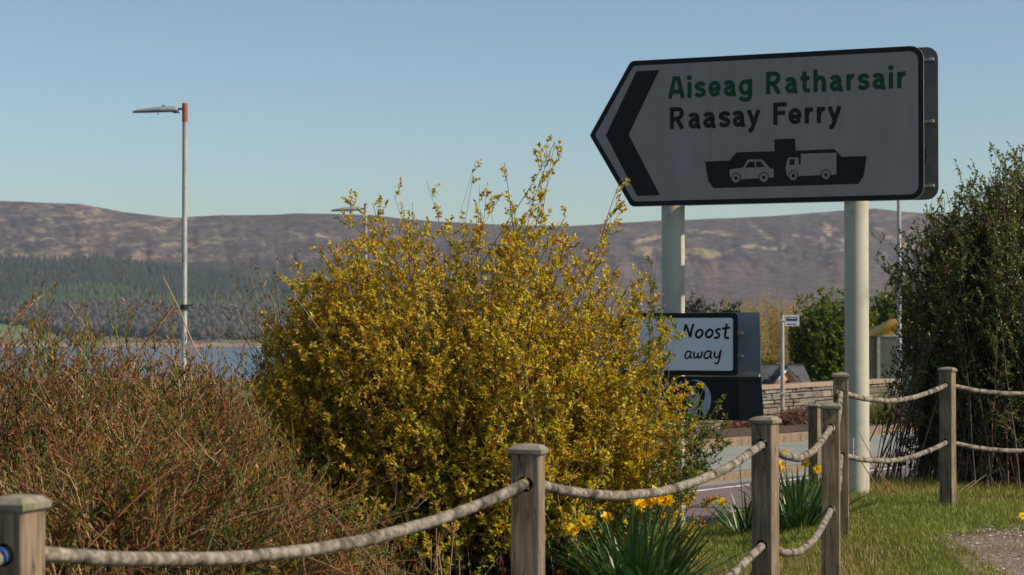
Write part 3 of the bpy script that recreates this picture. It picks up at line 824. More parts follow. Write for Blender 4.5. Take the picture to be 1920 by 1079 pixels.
# ------------------------------------------------------------------ street lamps
def lamp(base, top, dpt, w, label, group='street lamps', arm_r=0, lumlen=1.02, sleeve=True, knot=None):
    t = thing('street_lamp', label, 'street lamp', (base.x, dpt, base.z), 0, group)
    H = top - base.z
    r1 = w / 2
    link('pole', cyl_mesh('pole', r1, r1, 0, 0, 20, [(r1 * 1.35, -0.5), (r1 * 1.35, 1.3), (r1 * 1.02, 1.36), (r1 * .92, H - (.40 if sleeve else 0))]), M['galv'], t)
    if sleeve:
        link('pole_sleeve', cyl_mesh('pole_sleeve', r1 * 1.05, r1 * 1.05, H - .42, H, 20), M['rust'], t)
    else:
        link('pole_cap', cyl_mesh('pole_cap', r1 * 1.0, r1 * .9, H, H + .03, 20), M['darkmetal'], t)
    zA = H - .13
    a = link('bracket', cyl_mesh('bracket', .022, .022, 0, .16, 12), M['darkmetal'], t, (-r1 - .13, 0, zA), (0, pi / 2, 0))
    # luminaire body: loft of cross sections along -x
    L = lumlen
    n = 14; ringsV = []; m_ = 12
    for i in range(n + 1):
        f = i / n
        xx = -r1 - .09 - L * f
        prof_up = 0.115 * (1 - f) ** 0.6 + 0.02 if f > 0.35 else 0.115 * (1 - .35) ** .6 + .02 + .01 * (0.35 - f)
        wd_ = 0.15 * math.sqrt(max(0.02, 1 - max(0, (f - .35) / .65) ** 2.2)) if f > .35 else 0.10 + 0.05 * f / .35
        zb = -0.035 - 0.03 * f
        for j in range(m_):
            an = 2 * pi * j / m_
            c_, s_ = cos(an), sin(an)
            z_ = zb + (prof_up * s_ if s_ > 0 else 0.028 * s_)
            ringsV.append((xx, wd_ * c_, z_ + zA))
    idx = np.arange((n + 1) * m_).reshape(n + 1, m_)
    a_ = idx[:-1]; b_ = idx[1:]
    Q = np.stack([a_, np.roll(a_, -1, 1), np.roll(b_, -1, 1), b_], -1).reshape(-1, 4)
    me = npmesh('luminaire', np.array(ringsV), [Q], None, True)
    bm = bmesh.new(); bm.from_mesh(me); bmesh.ops.holes_fill(bm, edges=[e for e in bm.edges if e.is_boundary]); bmesh.ops.recalc_face_normals(bm, faces=bm.faces[:]); bm.to_mesh(me); bm.free()
    lu = link('luminaire', me, M['luminaire'], t)
    link('sensor', cyl_mesh('sensor', .03, .025, 0, .035, 12), M['darkmetal'], lu, (-r1 - .09 - L * .33, 0, zA + .055))
    link('latch', cyl_mesh('latch', .006, .005, -.09, -.0, 8), M['darkmetal'], lu, (-r1 - .09 - L * .44, 0, zA - .04))
    link('wire_strap', box_mesh('wire_strap', -L * .2 - r1, -.06, zA - .09, -r1 - .06, .06, zA - .075), M['darkmetal'], lu)
    if knot is not None:
        link('cable_tie_band', cyl_mesh('cable_tie_band', r1 * 1.45, r1 * 1.45, knot - .055, knot + .055, 16), M['darkmetal'], t)
        me = box_mesh('tie_tail', 0, -.006, -.01, .16, .006, .01)
        link('tie_tail', me, M['darkmetal'], t, (r1, -.05, knot + .02), (0, R(-12), R(-20)))
        link('tie_tail', me, M['darkmetal'], t, (-r1 - .02, -.05, knot - .02), (0, R(14), R(180)))
    return t
d1 = 48.0
b1 = unproj(345, 780, d1); b1.z = float(ground_h(b1.x, d1)) - .05
lamp(b1, unproj(341, 194, d1).z, d1, 0.125, 'tall grey lamp post with a terracotta sleeve at its top, before the water', knot=unproj(0, 576, d1).z - b1.z)
d2 = 68.0
b2 = unproj(685, 700, d2); b2.z = float(ground_h(b2.x, d2)) - .05
lamp(b2, unproj(685, 384, d2).z, d2, 0.115, 'farther lamp post rising behind the yellow leaved shrub, only its head and upper pole showing', lumlen=0.95, sleeve=False)
d3 = 50.0
b3 = unproj(1687, 775, d3)
lamp(b3, unproj(1687, 130, d3).z, d3, 0.098, 'slim lamp post standing behind the big ferry sign near the bus shelter', sleeve=False)

# ------------------------------------------------------------------ ferry direction sign
YAW = R(23.5)
PR = np.array([2.86, 17.7]); PL = np.array([1.386, 18.34])
sgn = thing('direction_sign', 'large arrow shaped ferry direction sign on two thick cream posts', 'road sign', (PR[0], PR[1], 0), -YAW)
# local frame of sgn: x along the panel to the right (nearer), y away from the viewer
ux = Vector((cos(YAW), -sin(YAW), 0)); uy = Vector((sin(YAW), cos(YAW), 0))
O3 = Vector((PR[0], PR[1], 0))
def onplane(px, py, offy):
    """local (x,z) where the ray of a photo pixel meets the plane y_local=offy"""
    d = ray(px, py); o = Vector((0, 0, EYE))
    k = (O3 + uy * offy - o).dot(uy) / d.dot(uy)
    p = o + d * k - O3
    return p.dot(ux), p.z
FY = -0.115
LP = (Vector((PL[0], PL[1], 0)) - O3)
lpx, lpy = LP.dot(ux), LP.dot(uy)
for nm, xx, yy, zb, lab in (('post', 0, 0, -0.6, None), ('post', lpx, lpy, -1.0, None)):
    o = link(nm, cyl_mesh(nm, .1, .1, zb, 3.6, 64), M['pole'], sgn, (xx, yy, 0))
# little door and label on right post
link('post_label', box_mesh('post_label', -.035, -.104, .42, .035, -.098, .56), M['flagwhite'], sgn, None, (0, 0, R(-20)))

def rounded(pts, rads, n=8):
    out = []
    m = len(pts)
    for i in range(m):
        p0 = Vector(pts[i - 1]); p = Vector(pts[i]); p1 = Vector(pts[(i + 1) % m]); r = rads[i]
        if r <= 0: out.append(tuple(p)); continue
        a = (p0 - p).normalized(); b = (p1 - p).normalized()
        ang = a.angle(b); d = r / math.tan(ang / 2)
        s = p + a * d; e = p + b * d
        bis = (a + b).normalized(); c = p + bis * (r / math.sin(ang / 2))
        v0 = s - c; v1 = e - c
        tot = v0.angle_signed(v1)
        for k in range(n + 1):
            th = -tot * k / n
            out.append((c.x + v0.x * cos(th) - v0.y * sin(th), c.y + v0.x * sin(th) + v0.y * cos(th)))
    return out
corners_px = [(1176, 115), (1732.5, 85.3), (1732.5, 374.2), (1191, 388.5), (1106, 252.5)]
cl = [onplane(a, b, FY) for a, b in corners_px]
ztop = (cl[0][1] + cl[1][1]) / 2; zbot = (cl[2][1] + cl[3][1]) / 2; xr = (cl[1][0] + cl[2][0]) / 2; xl = (cl[0][0] + cl[3][0]) / 2
zm = cl[4][1]; xt = cl[4][0]
outer = [(xl, ztop), (xr, ztop), (xr, zbot), (xl, zbot), (xt, (ztop + zbot) / 2)]
pan = rounded(outer, [.06, .11, .11, .06, .03])
link('panel', poly_prism('panel', pan, -FY, -FY + .006), M['aluedge'], sgn)
inset = lambda P, r_: P
ins = lambda k: rounded([(xl + k * .55, ztop - k), (xr - k, ztop - k), (xr - k, zbot + k), (xl + k * .55, zbot + k), (xt + k * 1.15, (ztop + zbot) / 2)], [.05, .11 - k * .8, .11 - k * .8, .05, .03])
link('border', poly_prism('border', ins(.003), -FY + .0062, -FY + .0075), M['signblack'], sgn)
link('sign_face', poly_prism('sign_face', ins(.045), -FY + .0077, -FY + .009), M['sheet'], sgn)
# flat print
def flat_poly(name, pts_px, mat, lvl, parent, off=FY):
    P = [onplane(a, b, off) for a, b in pts_px]
    bm = bmesh.new()
    y = off - .0095 - lvl * .0006
    vs = [bm.verts.new((p[0], y, p[1])) for p in P]
    f = bm.faces.new(vs); f.normal_update()
    bmesh.ops.triangulate(bm, faces=[f])
    me = bpy.data.meshes.new(name); bm.to_mesh(me); bm.free()
    return link(name, me, mat, parent)
z1_ = lambda u_, v_: (1080 + u_ / 2.6667, 60 + v_ / 2.6667)
z3_ = lambda u_, v_: (1300 + u_ / 5.333, 240 + v_ / 5.333)
flat_poly('chevron', [z1_(*p) for p in [(304, 198), (419, 191), (265, 515), (422, 818), (307, 821), (151, 517)]], M['signblack'], 1, sgn)
flat_poly('ferry_symbol', [z3_(*p) for p in [(120, 339), (362, 328), (436, 246), (815, 235), (814, 116), (1022, 107), (1026, 230), (1414, 213), (1486, 290), (1737, 284), (1706, 484), (1655, 562), (205, 605), (152, 530)]], M['signblack'], 1, sgn)
car = flat_poly('car_symbol', [z3_(*p) for p in [(368, 430), (378, 415), (500, 400), (545, 325), (565, 317), (680, 317), (705, 330), (770, 405), (806, 412), (806, 496), (750, 500), (470, 517), (385, 505), (370, 490)]], M['sheet'], 2, sgn)
flat_poly('window_symbol', [z3_(*p) for p in [(522, 400), (560, 341), (618, 339), (620, 398)]], M['signblack'], 3, car)
flat_poly('window_symbol', [z3_(*p) for p in [(632, 338), (672, 337), (718, 391), (633, 396)]], M['signblack'], 3, car)
lor = flat_poly('lorry_symbol', [z3_(*p) for p in [(925, 402), (946, 310), (958, 299), (1050, 297), (1056, 305), (1058, 370), (1078, 369), (1078, 261), (1434, 250), (1434, 469), (960, 487), (940, 484)]], M['sheet'], 2, sgn)
flat_poly('window_symbol', [z3_(*p) for p in [(962, 373), (972, 315), (1015, 314), (1015, 371)]], M['signblack'], 3, lor)
def disc_px(c, r, n=24): return [z3_(c[0] + r * cos(2 * pi * k / n), c[1] - r * 1.05 * sin(2 * pi * k / n)) for k in range(n)]
for par, (cx_, cy_) in ((car, (430, 504)), (car, (709, 497)), (lor, (1003, 481)), (lor, (1329, 471))):
    flat_poly('wheel_arch_symbol', disc_px((cx_, cy_ - 2), 50), M['signblack'], 4, par)
    flat_poly('wheel_symbol', disc_px((cx_, cy_), 42), M['sheet'], 5, par)
    flat_poly('hub_symbol', disc_px((cx_, cy_), 18), M['signblack'], 6, par)

# letters as strokes --------------------------------------------------------
def arc(cx, cy, rx_, ry_, a0, a1, n=14):
    return [(cx + rx_ * cos(R(a0 + (a1 - a0) * k / n)), cy + ry_ * sin(R(a0 + (a1 - a0) * k / n))) for k in range(n + 1)]
def cat(pts, n=6):
    out = []
    P = [pts[0]] + list(pts) + [pts[-1]]
    for i in range(1, len(P) - 2):
        p0, p1, p2, p3 = [np.array(q, float) for q in P[i - 1:i + 3]]
        for k in range(n):
            t = k / n
            out.append(tuple(0.5 * ((2 * p1) + (-p0 + p2) * t + (2 * p0 - 5 * p1 + 4 * p2 - p3) * t * t + (-p0 + 3 * p1 - 3 * p2 + p3) * t ** 3)))
    out.append(tuple(pts[-1]))
    return out
# each glyph: nominal width, strokes; x-height 1, stroke .27; box edges are ink edges
ST = 0.27; h_ = ST / 2
G = {
 'A': (1.12, [[(.02 + h_ * .8, 0), (.47, 1.4)], [(1.1 - h_ * .8, 0), (.65, 1.4)], [(.26, .42), (.86, .42)], [(.40, 1.4 - h_), (.72, 1.4 - h_)]]),
 'i': (.27, [[(h_, 0), (h_, 1.0)], 'dot']),
 's': (.76, [cat([(.66, .72), (.55, .84), (.38, .875), (.2, .80), (.15, .68), (.25, .57), (.5, .47), (.62, .36), (.60, .22), (.45, .13), (.28, .125), (.08, .25)])]),
 'e': (.80, [[(.16, .47), (.79, .47)], arc(.41, .5, .275, .37, -2, 300, 26) + [(.72, .24)]]),
 'a': (.84, [cat([(.08, .74), (.2, .84), (.38, .875), (.55, .80), (.61, .62)]), [(.61, .66), (.61, .26)], cat([(.61, .26), (.66, .1), (.81, .1)]), cat([(.60, .56), (.42, .57), (.2, .46), (.14, .3), (.24, .15), (.4, .13), (.56, .24), (.62, .38)])]),
 'g': (.86, [arc(.40, .50, .27, .37, 60, 300, 20) , cat([(.50, .84), (.62, .80), (.72, .68)]), cat([(.52, .17), (.63, .22), (.72, .35)]), [(.725, 1.0), (.725, .0)], cat([(.725, .02), (.66, -.2), (.45, -.27), (.25, -.25), (.07, -.12)])]),
 'R': (.96, [[(h_, 0), (h_, 1.4)], [(h_, 1.4 - h_), (.50, 1.4 - h_)], cat([(.48, 1.4 - h_), (.7, 1.22), (.78, 1.0), (.7, .78), (.48, .66)]), [(.50, .66), (h_, .66)], [(.46, .66), (.83, .0)]]),
 't': (.60, [[(.25, 1.3), (.25, .3)], cat([(.25, .32), (.30, .16), (.42, .125), (.58, .13)]), [(.0, .88), (.56, .88)]]),
 'h': (.80, [[(h_, 0), (h_, 1.4)], cat([(h_, .62), (.25, .80), (.42, .875), (.60, .80), (.665, .58)]), [(.665, .62), (.665, 0)]]),
 'r': (.52, [[(h_, 0), (h_, 1.0)], cat([(h_, .55), (.22, .76), (.35, .87), (.52, .87)])]),
 'y': (.86, [[(.10, 1.0), (.45, .10)], cat([(.76, 1.0), (.46, .20), (.36, -.08), (.26, -.25), (.02 + .06, -.26)])]),
 'F': (.84, [[(h_, 0), (h_, 1.4)], [(h_, 1.4 - h_), (.84, 1.4 - h_)], [(h_, .74), (.76, .74)]]),
}
def stroke_strip(pts, w, y, V, Q):
    P = np.array(pts, float)
    T = np.gradient(P, axis=0) if len(P) > 2 else np.repeat((P[1:] - P[:-1]), 2, 0)
    T = T / (np.linalg.norm(T, axis=1, keepdims=True) + 1e-9)
    Nn = np.stack([-T[:, 1], T[:, 0]], 1) * w / 2
    b = len(V)
    for p, n in zip(P, Nn):
        V.append((p[0] - n[0], y, p[1] - n[1])); V.append((p[0] + n[0], y, p[1] + n[1]))
    for k in range(len(P) - 1):
        Q.append((b + 2 * k, b + 2 * k + 2, b + 2 * k + 3, b + 2 * k + 1))
def lettering(letters, base0, base1, xh, mat, parent, name='letter', off=FY):
    """letters: list of (char, px0, px1); base0/base1: (px,py) baseline ends; xh x-height in local metres"""
    for (ch, a, b) in letters:
        V = []; Q = []
        by = lambda p: base0[1] + (base1[1] - base0[1]) * (p - base0[0]) / (base1[0] - base0[0])
        x0, z0 = onplane(a, by(a), off); x1, z1 = onplane(b, by(b), off)
        gw, strokes = G[ch]
        sxx = (x1 - x0) / gw
        zb = (z0 + z1) / 2
        lv = 0
        for s in strokes:
            y = off - .0100 - lv * .0005; lv += 1
            if s == 'dot':
                s = arc(h_, 1.27, .001, .001, 0, 1, 1)
                c = (x0 + h_ * sxx, zb + 1.27 * xh); n = 16; bI = len(V)
                for k in range(n): V.append((c[0] + .17 * xh * cos(2 * pi * k / n), y, c[1] + .17 * xh * sin(2 * pi * k / n)))
                Q.append(tuple(bI + k for k in range(n)))
                continue
            pts = [(x0 + p[0] * sxx, zb + p[1] * xh) for p in s]
            stroke_strip(pts, ST * xh * 1.0, y, V, Q)
        me = bpy.data.meshes.new(name)
        me.from_pydata(V, [], Q)
        link(name, me, mat, parent)
XH = abs(onplane(1340, 152.5, FY)[1] - onplane(1340, 182.2, FY)[1])
L1 = [('A', 1253, 1284.8), ('i', 1290, 1297), ('s', 1302.6, 1324.3), ('e', 1328.8, 1351.8), ('a', 1357.7, 1381.4), ('g', 1386, 1411), ('R', 1437, 1465.5), ('a', 1472.8, 1496.7), ('t', 1501.6, 1519.7), ('h', 1525.9, 1549.4), ('a', 1556.5, 1581.3), ('r', 1587.5, 1602.6), ('s', 1608.2, 1631.3), ('a', 1636.6, 1661.4), ('i', 1667.6, 1674.6), ('r', 1682.6, 1699)]
L2 = [('R', 1256.7, 1284.3), ('a', 1291.4, 1315.1), ('a', 1319.3, 1343.5), ('s', 1347.7, 1370.2), ('a', 1374.4, 1398.6), ('y', 1401.6, 1426.1), ('F', 1450.6, 1475.4), ('e', 1478.6, 1503.4), ('r', 1509.4, 1525), ('r', 1532, 1547.7), ('y', 1553, 1578)]
lettering(L1, (1268, 185.1), (1690, 165.9), XH, M['signgreen'], sgn)
lettering(L2, (1268, 242.7), (1540, 231.5), XH, M['signblack'], sgn)

# rear panel facing the other way, rails and clips
RY = 0.36
rc = [onplane(1758.5, 87.5, RY), onplane(1758.5, 374.5, RY)]
rr_ = rounded([(xl + .1, rc[0][1]), (rc[0][0], rc[0][1]), (rc[0][0], rc[1][1]), (xl + .1, rc[1][1])], [.1, .1, .1, .1])
link('rear_panel', poly_prism('rear_panel', rr_, -RY - .006, -RY), M['aluback'], sgn)
for py_ in (112, 228, 349):
    zz = onplane(1745, py_, RY)[1]
    link('rear_rail', box_mesh('rear_rail', xl, RY - .035, zz - .010, rc[0][0] - .06, RY - .002, zz + .010), M['galv'], sgn)
    link('rail_clip', box_mesh('rail_clip', rc[0][0] - .062, RY - .045, zz - .012, rc[0][0] - .03, RY - .002, zz + .012, .002), M['bolt'], sgn)
    link('front_rail', box_mesh('front_rail', xl + .05, FY + .002, zz - .016, xr - .08, FY + .013, zz + .016), M['aluback'], sgn)
    for xx in (0, lpx):
        for yy, sg in ((FY + .015, 1), (RY - .04, -1)):
            link('post_clamp', box_mesh('post_clamp', xx - .13, min(yy, 0), zz - .02, xx + .13, max(yy, 0), zz + .02, .003), M['galv'], sgn)

# ------------------------------------------------------------------ shop signs on the left post
def sub_thing(name, label, cat):
    return thing(name, label, cat, (PR[0], PR[1], 0), -YAW)
SY = -0.16
tk = sub_thing('shop_sign', 'white shop sign with black handwritten lettering, fixed below the ferry sign', 'sign')
P = [onplane(1383.5, 587, SY), onplane(1383.5, 705, SY)]
xL = onplane(1160, 640, SY)[0]
zt_, zb_ = P[0][1], P[1][1]; xR = P[0][0]
link('panel', poly_prism('panel', rounded([(xL, zt_), (xR, zt_), (xR, zb_), (xL, zb_)], [.035] * 4), -SY, -SY + .006), M['signblack'], tk)
k = .042
link('sign_face', poly_prism('sign_face', rounded([(xL + k, zt_ - k), (xR - k, zt_ - k), (xR - k, zb_ + k), (xL + k, zb_ + k)], [.02] * 4), -SY + .0062, -SY + .008), M['noostwhite'], tk)
zz2 = lambda u_, v_: (1180 + u_ / 3.597, 560 + v_ / 3.597)
def ell(cx, cy, rx_, ry_, n=18, sl=.25):
    return [(cx + rx_ * cos(2 * pi * k / n) - sl * ry_ * sin(2 * pi * k / n) * -1 * -1, cy + ry_ * sin(2 * pi * k / n)) for k in range(n + 1)]
hand = {
 'N': [cat([(364, 254), (374, 215), (384, 174)]), [(384, 176), (414, 262)], cat([(414, 262), (422, 215), (436, 172)])],
 'o': [ell(474, 237, 22, 26)], 'o2': [ell(542, 236, 22, 26)],
 's': [cat([(618, 208), (600, 207), (588, 217), (594, 230), (606, 240), (606, 256), (592, 266), (574, 264)])],
 't': [cat([(660, 170), (652, 220), (648, 258), (658, 268), (674, 262)]), cat([(628, 203), (655, 200), (682, 196)])]}
hand2 = {
 'a': [cat([(420, 362), (402, 356), (384, 368), (378, 392), (390, 404), (408, 392), (420, 362)]), cat([(420, 360), (413, 392), (426, 403)])],
 'w': [cat([(440, 358), (438, 388), (446, 402), (462, 390), (468, 366)], 4), cat([(466, 372), (468, 396), (478, 400), (490, 384), (494, 356)], 4)],
 'a2': [cat([(556, 362), (536, 354), (514, 368), (508, 392), (522, 405), (542, 392), (556, 362)]), cat([(556, 360), (549, 392), (562, 404)])],
 'y': [cat([(580, 357), (576, 385), (586, 400), (604, 390), (616, 358)]), cat([(621, 345), (614, 385), (604, 425), (592, 438), (576, 434)])]}
def hand_letters(dct, wd_, mat, parent, off_, name='letter'):
    lv = 0
    for key, strokes in dct.items():
        V = []; Q = []
        for s in strokes:
            pts = [onplane(*zz2(*p), off_) for p in s]
            stroke_strip(pts, wd_, off_ - .0095 - .0004 * (lv % 5), V, Q); lv += 1
        me = bpy.data.meshes.new(name); me.from_pydata(V, [], Q)
        link(name, me, mat, parent)
hand_letters(hand, .0195, M['signblack'], tk, SY)
hand_letters(hand2, .0145, M['signblack'], tk, SY)
RS = 0.22
q0 = onplane(1424, 586, RS); q1 = onplane(1427, 702, RS)
link('rear_panel', poly_prism('rear_panel', [(xL, q0[1]), (q0[0], q0[1]), (q0[0] + .012, q1[1]), (xL, q1[1])], -RS - .006, -RS), M['rearblue'], tk)
for py_ in (625, 667):
    zz = onplane(1390, py_, RS)[1]
    link('bracket_rail', box_mesh('bracket_rail', xR - .4, SY + .002, zz - .012, xR - .01, SY + .04, zz + .012), M['galv'], tk)
    link('bracket_rail', box_mesh('bracket_rail', xL + .1, RS - .035, zz - .012, q0[0] - .14, RS - .002, zz + .012), M['galv'], tk)
    link('post_clamp', box_mesh('post_clamp', lpx - .12, SY + .042, zz - .015, lpx + .12, RS - .037, zz + .015, .002), M['galv'], tk)
bkS = sub_thing('distillery_sign', 'black sign with a grey swirling ring logo, hung under the white shop sign', 'sign')
P = [onplane(1386.5, 707, SY), onplane(1386.5, 789, SY)]
xb = onplane(1150, 750, SY)[0]
link('panel', poly_prism('panel', [(xb, P[0][1]), (P[0][0], P[0][1]), (P[0][0], P[1][1]), (xb, P[1][1])], -SY, -SY + .009), M['signblack'], bkS)
say = {
 'S': [cat([(214, 571), (196, 565), (182, 578), (196, 594), (212, 606), (204, 622), (182, 622)])],
 'A': [[(228, 626), (256, 562)], [(256, 562), (284, 618)], [(240, 603), (272, 600)]],
 'Y': [[(302, 566), (328, 592)], [(356, 560), (328, 592)], [(328, 590), (328, 622)]]}
hand_letters(say, .014, M['logogrey'], bkS, SY)
hand_letters({'l': [[(320, 690), (320, 785)]], 'l2': [[(304, 690), (336, 690)]]}, .011, M['logogrey'], bkS, SY)
def swirl(pts, lv, name='logo'):
    return flat_poly(name, [zz2(*p) for p in pts], M['logogrey'], lv, bkS, SY)
swirl([(415, 552), (440, 547), (475, 552), (510, 572), (538, 610), (553, 655), (553, 700), (545, 740), (528, 775), (512, 795), (490, 752), (478, 728), (490, 705), (508, 680), (515, 645), (508, 610), (490, 580), (465, 563), (440, 556)], 1)
swirl([(434, 582), (462, 650), (480, 690), (455, 718), (420, 700), (400, 660), (402, 640), (420, 615)], 2)
swirl([(383, 722), (410, 738), (445, 742), (475, 732), (462, 765), (452, 797), (425, 785), (400, 760)], 3)
r0_ = onplane(1427, 706, RS); r1_ = onplane(1432.5, 790, RS)
link('rear_panel', poly_prism('rear_panel', [(xb, r0_[1]), (r0_[0], r0_[1]), (r1_[0], r1_[1]), (xb, r1_[1])], -RS - .006, -RS), M['rearslate'], bkS)
link('rail', box_mesh('rail', xL + .1, RS - .03, r0_[1] - .006, r0_[0] - .01, RS + .01, r0_[1] + .02), M['galv'], bkS)
link('post_clamp', box_mesh('post_clamp', lpx - .12, SY + .005, (P[0][1] + P[1][1]) / 2 - .015, lpx + .12, RS - .007, (P[0][1] + P[1][1]) / 2 + .015, .002), M['galv'], bkS)

# ------------------------------------------------------------------ fence posts
POST_W = 0.1
def cap_mesh():
    bm = bmesh.new()
    a = 0.059
    lev = [(a - .003, 0.0), (a, .004), (a, .017), (a - .016, .031)]
    loops = [[bm.verts.new((sx_ * r, sy_ * r, z)) for sx_, sy_ in ((-1, -1), (1, -1), (1, 1), (-1, 1))] for r, z in lev]
    for l0, l1 in zip(loops[:-1], loops[1:]):
        for i in range(4): bm.faces.new((l0[i], l0[(i + 1) % 4], l1[(i + 1) % 4], l1[i]))
    bm.faces.new(loops[0][::-1])
    # slightly domed top
    c = bm.verts.new((0, 0, .037))
    for i in range(4): bm.faces.new((loops[-1][i], loops[-1][(i + 1) % 4], c))
    me = bpy.data.meshes.new('cap'); bm.to_mesh(me); bm.free(); me.materials.append(M['wood_cap'])
    return me
CAP = cap_mesh()
_shafts = {}
def shaft_mesh(height, holes, seed=0):
    """square shaft with real rope holes along its local y"""
    key = (round(height, 2), tuple(round(h, 2) for h in holes), seed)
    a = POST_W / 2
    me = box_mesh('shaft', -a, -a, -.25, a, a, height - .031, .004)
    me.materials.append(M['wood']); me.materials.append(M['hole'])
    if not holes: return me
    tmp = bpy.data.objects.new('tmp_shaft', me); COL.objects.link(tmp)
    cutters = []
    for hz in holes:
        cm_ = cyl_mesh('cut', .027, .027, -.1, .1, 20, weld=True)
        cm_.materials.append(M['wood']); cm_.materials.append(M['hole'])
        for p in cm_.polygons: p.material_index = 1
        c = bpy.data.objects.new('tmp_cut', cm_); COL.objects.link(c)
        c.matrix_world = Matrix.Translation((0, 0, hz)) @ Matrix.Rotation(pi / 2, 4, 'X')
        md = tmp.modifiers.new('b', 'BOOLEAN'); md.operation = 'DIFFERENCE'; md.object = c; md.solver = 'EXACT'
        cutters.append(c)
    dg = bpy.context.evaluated_depsgraph_get(); dg.update()
    res = bpy.data.meshes.new_from_object(tmp.evaluated_get(dg))
    res.name = 'shaft'
    for c in cutters: bpy.data.objects.remove(c)
    bpy.data.objects.remove(tmp)
    return res
def make_post(x, y, topz, yaw, label, group, holes, lean=(0, 0), name='fence_post'):
    gz = float(ground_h(x, y))
    H = topz - gz
    t = thing(name, label, 'fence post', (x, y, gz), -R(yaw), group)
    t.rotation_euler = (R(lean[0]), R(lean[1]), -R(yaw))
    link('shaft', shaft_mesh(H, [h_z - gz for h_z in holes]), None, t)
    c = link('cap', CAP, None, t); c.location = (0, 0, H - .033)
    c.rotation_euler = (R(rng.uniform(-1, 1)), R(rng.uniform(-1, 1)), R(rng.uniform(-2, 2)))
    return t
FR = 'rope fence posts beside the path'
# (px of shaft centre, scale px/m, top row, yaw, upper hole row, lower hole row)
posts = [
 (32, 800, 929, 22, 1036, None, 'near square post at the left edge, its rope whipped with blue twine'),
 (990, 545, 833, 13, 906, None, 'square capped post in front of the yellow shrub'),
 (1434, 410, 781, 27, 833, 1021, 'post right of the daffodils, cap level with the bottom of the black sign'),
 (1557, 335, 756, 11, 802, 955, 'cracked post with two ropes, standing in front of another post'),
 (1576, 280, 699, 9.5, 736, 853, 'post just left of the thick right sign post, corner of the fence'),
 (1776, 245, 689, 31, 722, 829, 'post standing in the grass at the foot of the dark bush'),
 (2040, 236, 690, 31, 722, 829, 'post beyond the right edge of the view')]
PP = []
for i, (px, s_, ty, yw, uh, lh, lab) in enumerate(posts):
    d = F / s_; x = (px - 960) / F * d
    topz = EYE - (ty - 620) / F * d
    zu = EYE - (uh - 620) / F * d
    zl = EYE - (lh - 620) / F * d if lh else zu - .455
    if i < 2: zl = zu - .46
    PP.append((x, d, topz, zu, zl, yw))
    make_post(x, d, topz, yw, lab, FR, [zu, zl])
# post before the first, out of view at the lower left, carries the rope that enters post 0
P_1 = (-2.30, 2.75, 1.05, .93, .47, 20)
for i, (x, y, tz, lab) in enumerate([(unproj(1525, 0, 21.3).x, 21.3, unproj(0, 758, 21.3).z, 'short roadside post seen just left of the cracked post'),
                        (unproj(1731, 0, 20.4).x, 20.4, unproj(0, 752, 20.4).z, 'far side post half hidden by the dark bush')]):
    make_post(x, y, tz, 28 if i == 0 else 20, lab, 'fence posts on the roadside', [])

# ------------------------------------------------------------------ ropes
def make_rope(A, B, sag, label, group='ropes of the fence', r=0.0185, part=None, skew=0.0):
    A = np.array(A, float); B = np.array(B, float)
    L = np.linalg.norm(B - A) * 1.02
    n = int(L / .006)
    t = np.linspace(0, 1, n)
    tt = t ** (1 + skew)
    P = A + (B - A) * t[:, None]
    P[:, 2] -= sag * 4 * tt * (1 - tt)
    P[:, 2] += 0.004 * (fbm(t * 9 + A[0] * 7, t * 0 + 3, 3) - .5) * 2
    P[:, 0] += 0.006 * (fbm(t * 7 + A[1] * 7, t * 0 + 5, 3) - .5) * 2
    T = norm(np.gradient(P, axis=0))
    S = norm(np.cross(T, np.array([0, 0, 1.]))); U = np.cross(S, T)
    m = 24
    ph = np.arange(m) * 2 * pi / m
    s_len = t * L
    strands = 7
    tw = s_len[:, None] * 2 * pi / 0.16
    # plaited look: two opposite helices, bumps where they cross
    w1 = np.cos(strands * ph[None, :] - tw * 1.0 * 2); w2 = np.cos(strands * ph[None, :] + tw * 1.0 * 2)
    rad = r * (1 + 0.03 * np.maximum(w1, w2) + 0.04 * (fbm(s_len[:, None] * 25 + ph[None, :], ph[None, :] * 1.2 + A[0], 3) - .5) * 2)
    V = P[:, None, :] + rad[..., None] * (S[:, None, :] * np.cos(ph)[None, :, None] + U[:, None, :] * np.sin(ph)[None, :, None])
    idx = np.arange(n * m).reshape(n, m)
    a = idx[:-1]; b = idx[1:]
    Q = np.stack([a, np.roll(a, -1, 1), np.roll(b, -1, 1), b], -1).reshape(-1, 4)
    o = link('rope', npmesh('rope', V.reshape(-1, 3) - A, [Q], None, True), M['rope'])
    o.location = A
    tagit(o, label, 'rope', group)
    return o
def hole_pt(p, side, z):
    """point just inside the post's face; side +1 back face, -1 front face"""
    yw = R(p[5])
    return (p[0] + side * .035 * sin(yw), p[1] + side * .035 * cos(yw), z)
names = ['left edge post', 'post in front of the shrub', 'post right of the daffodils', 'cracked post', 'corner post', 'grass post', 'post out of view']
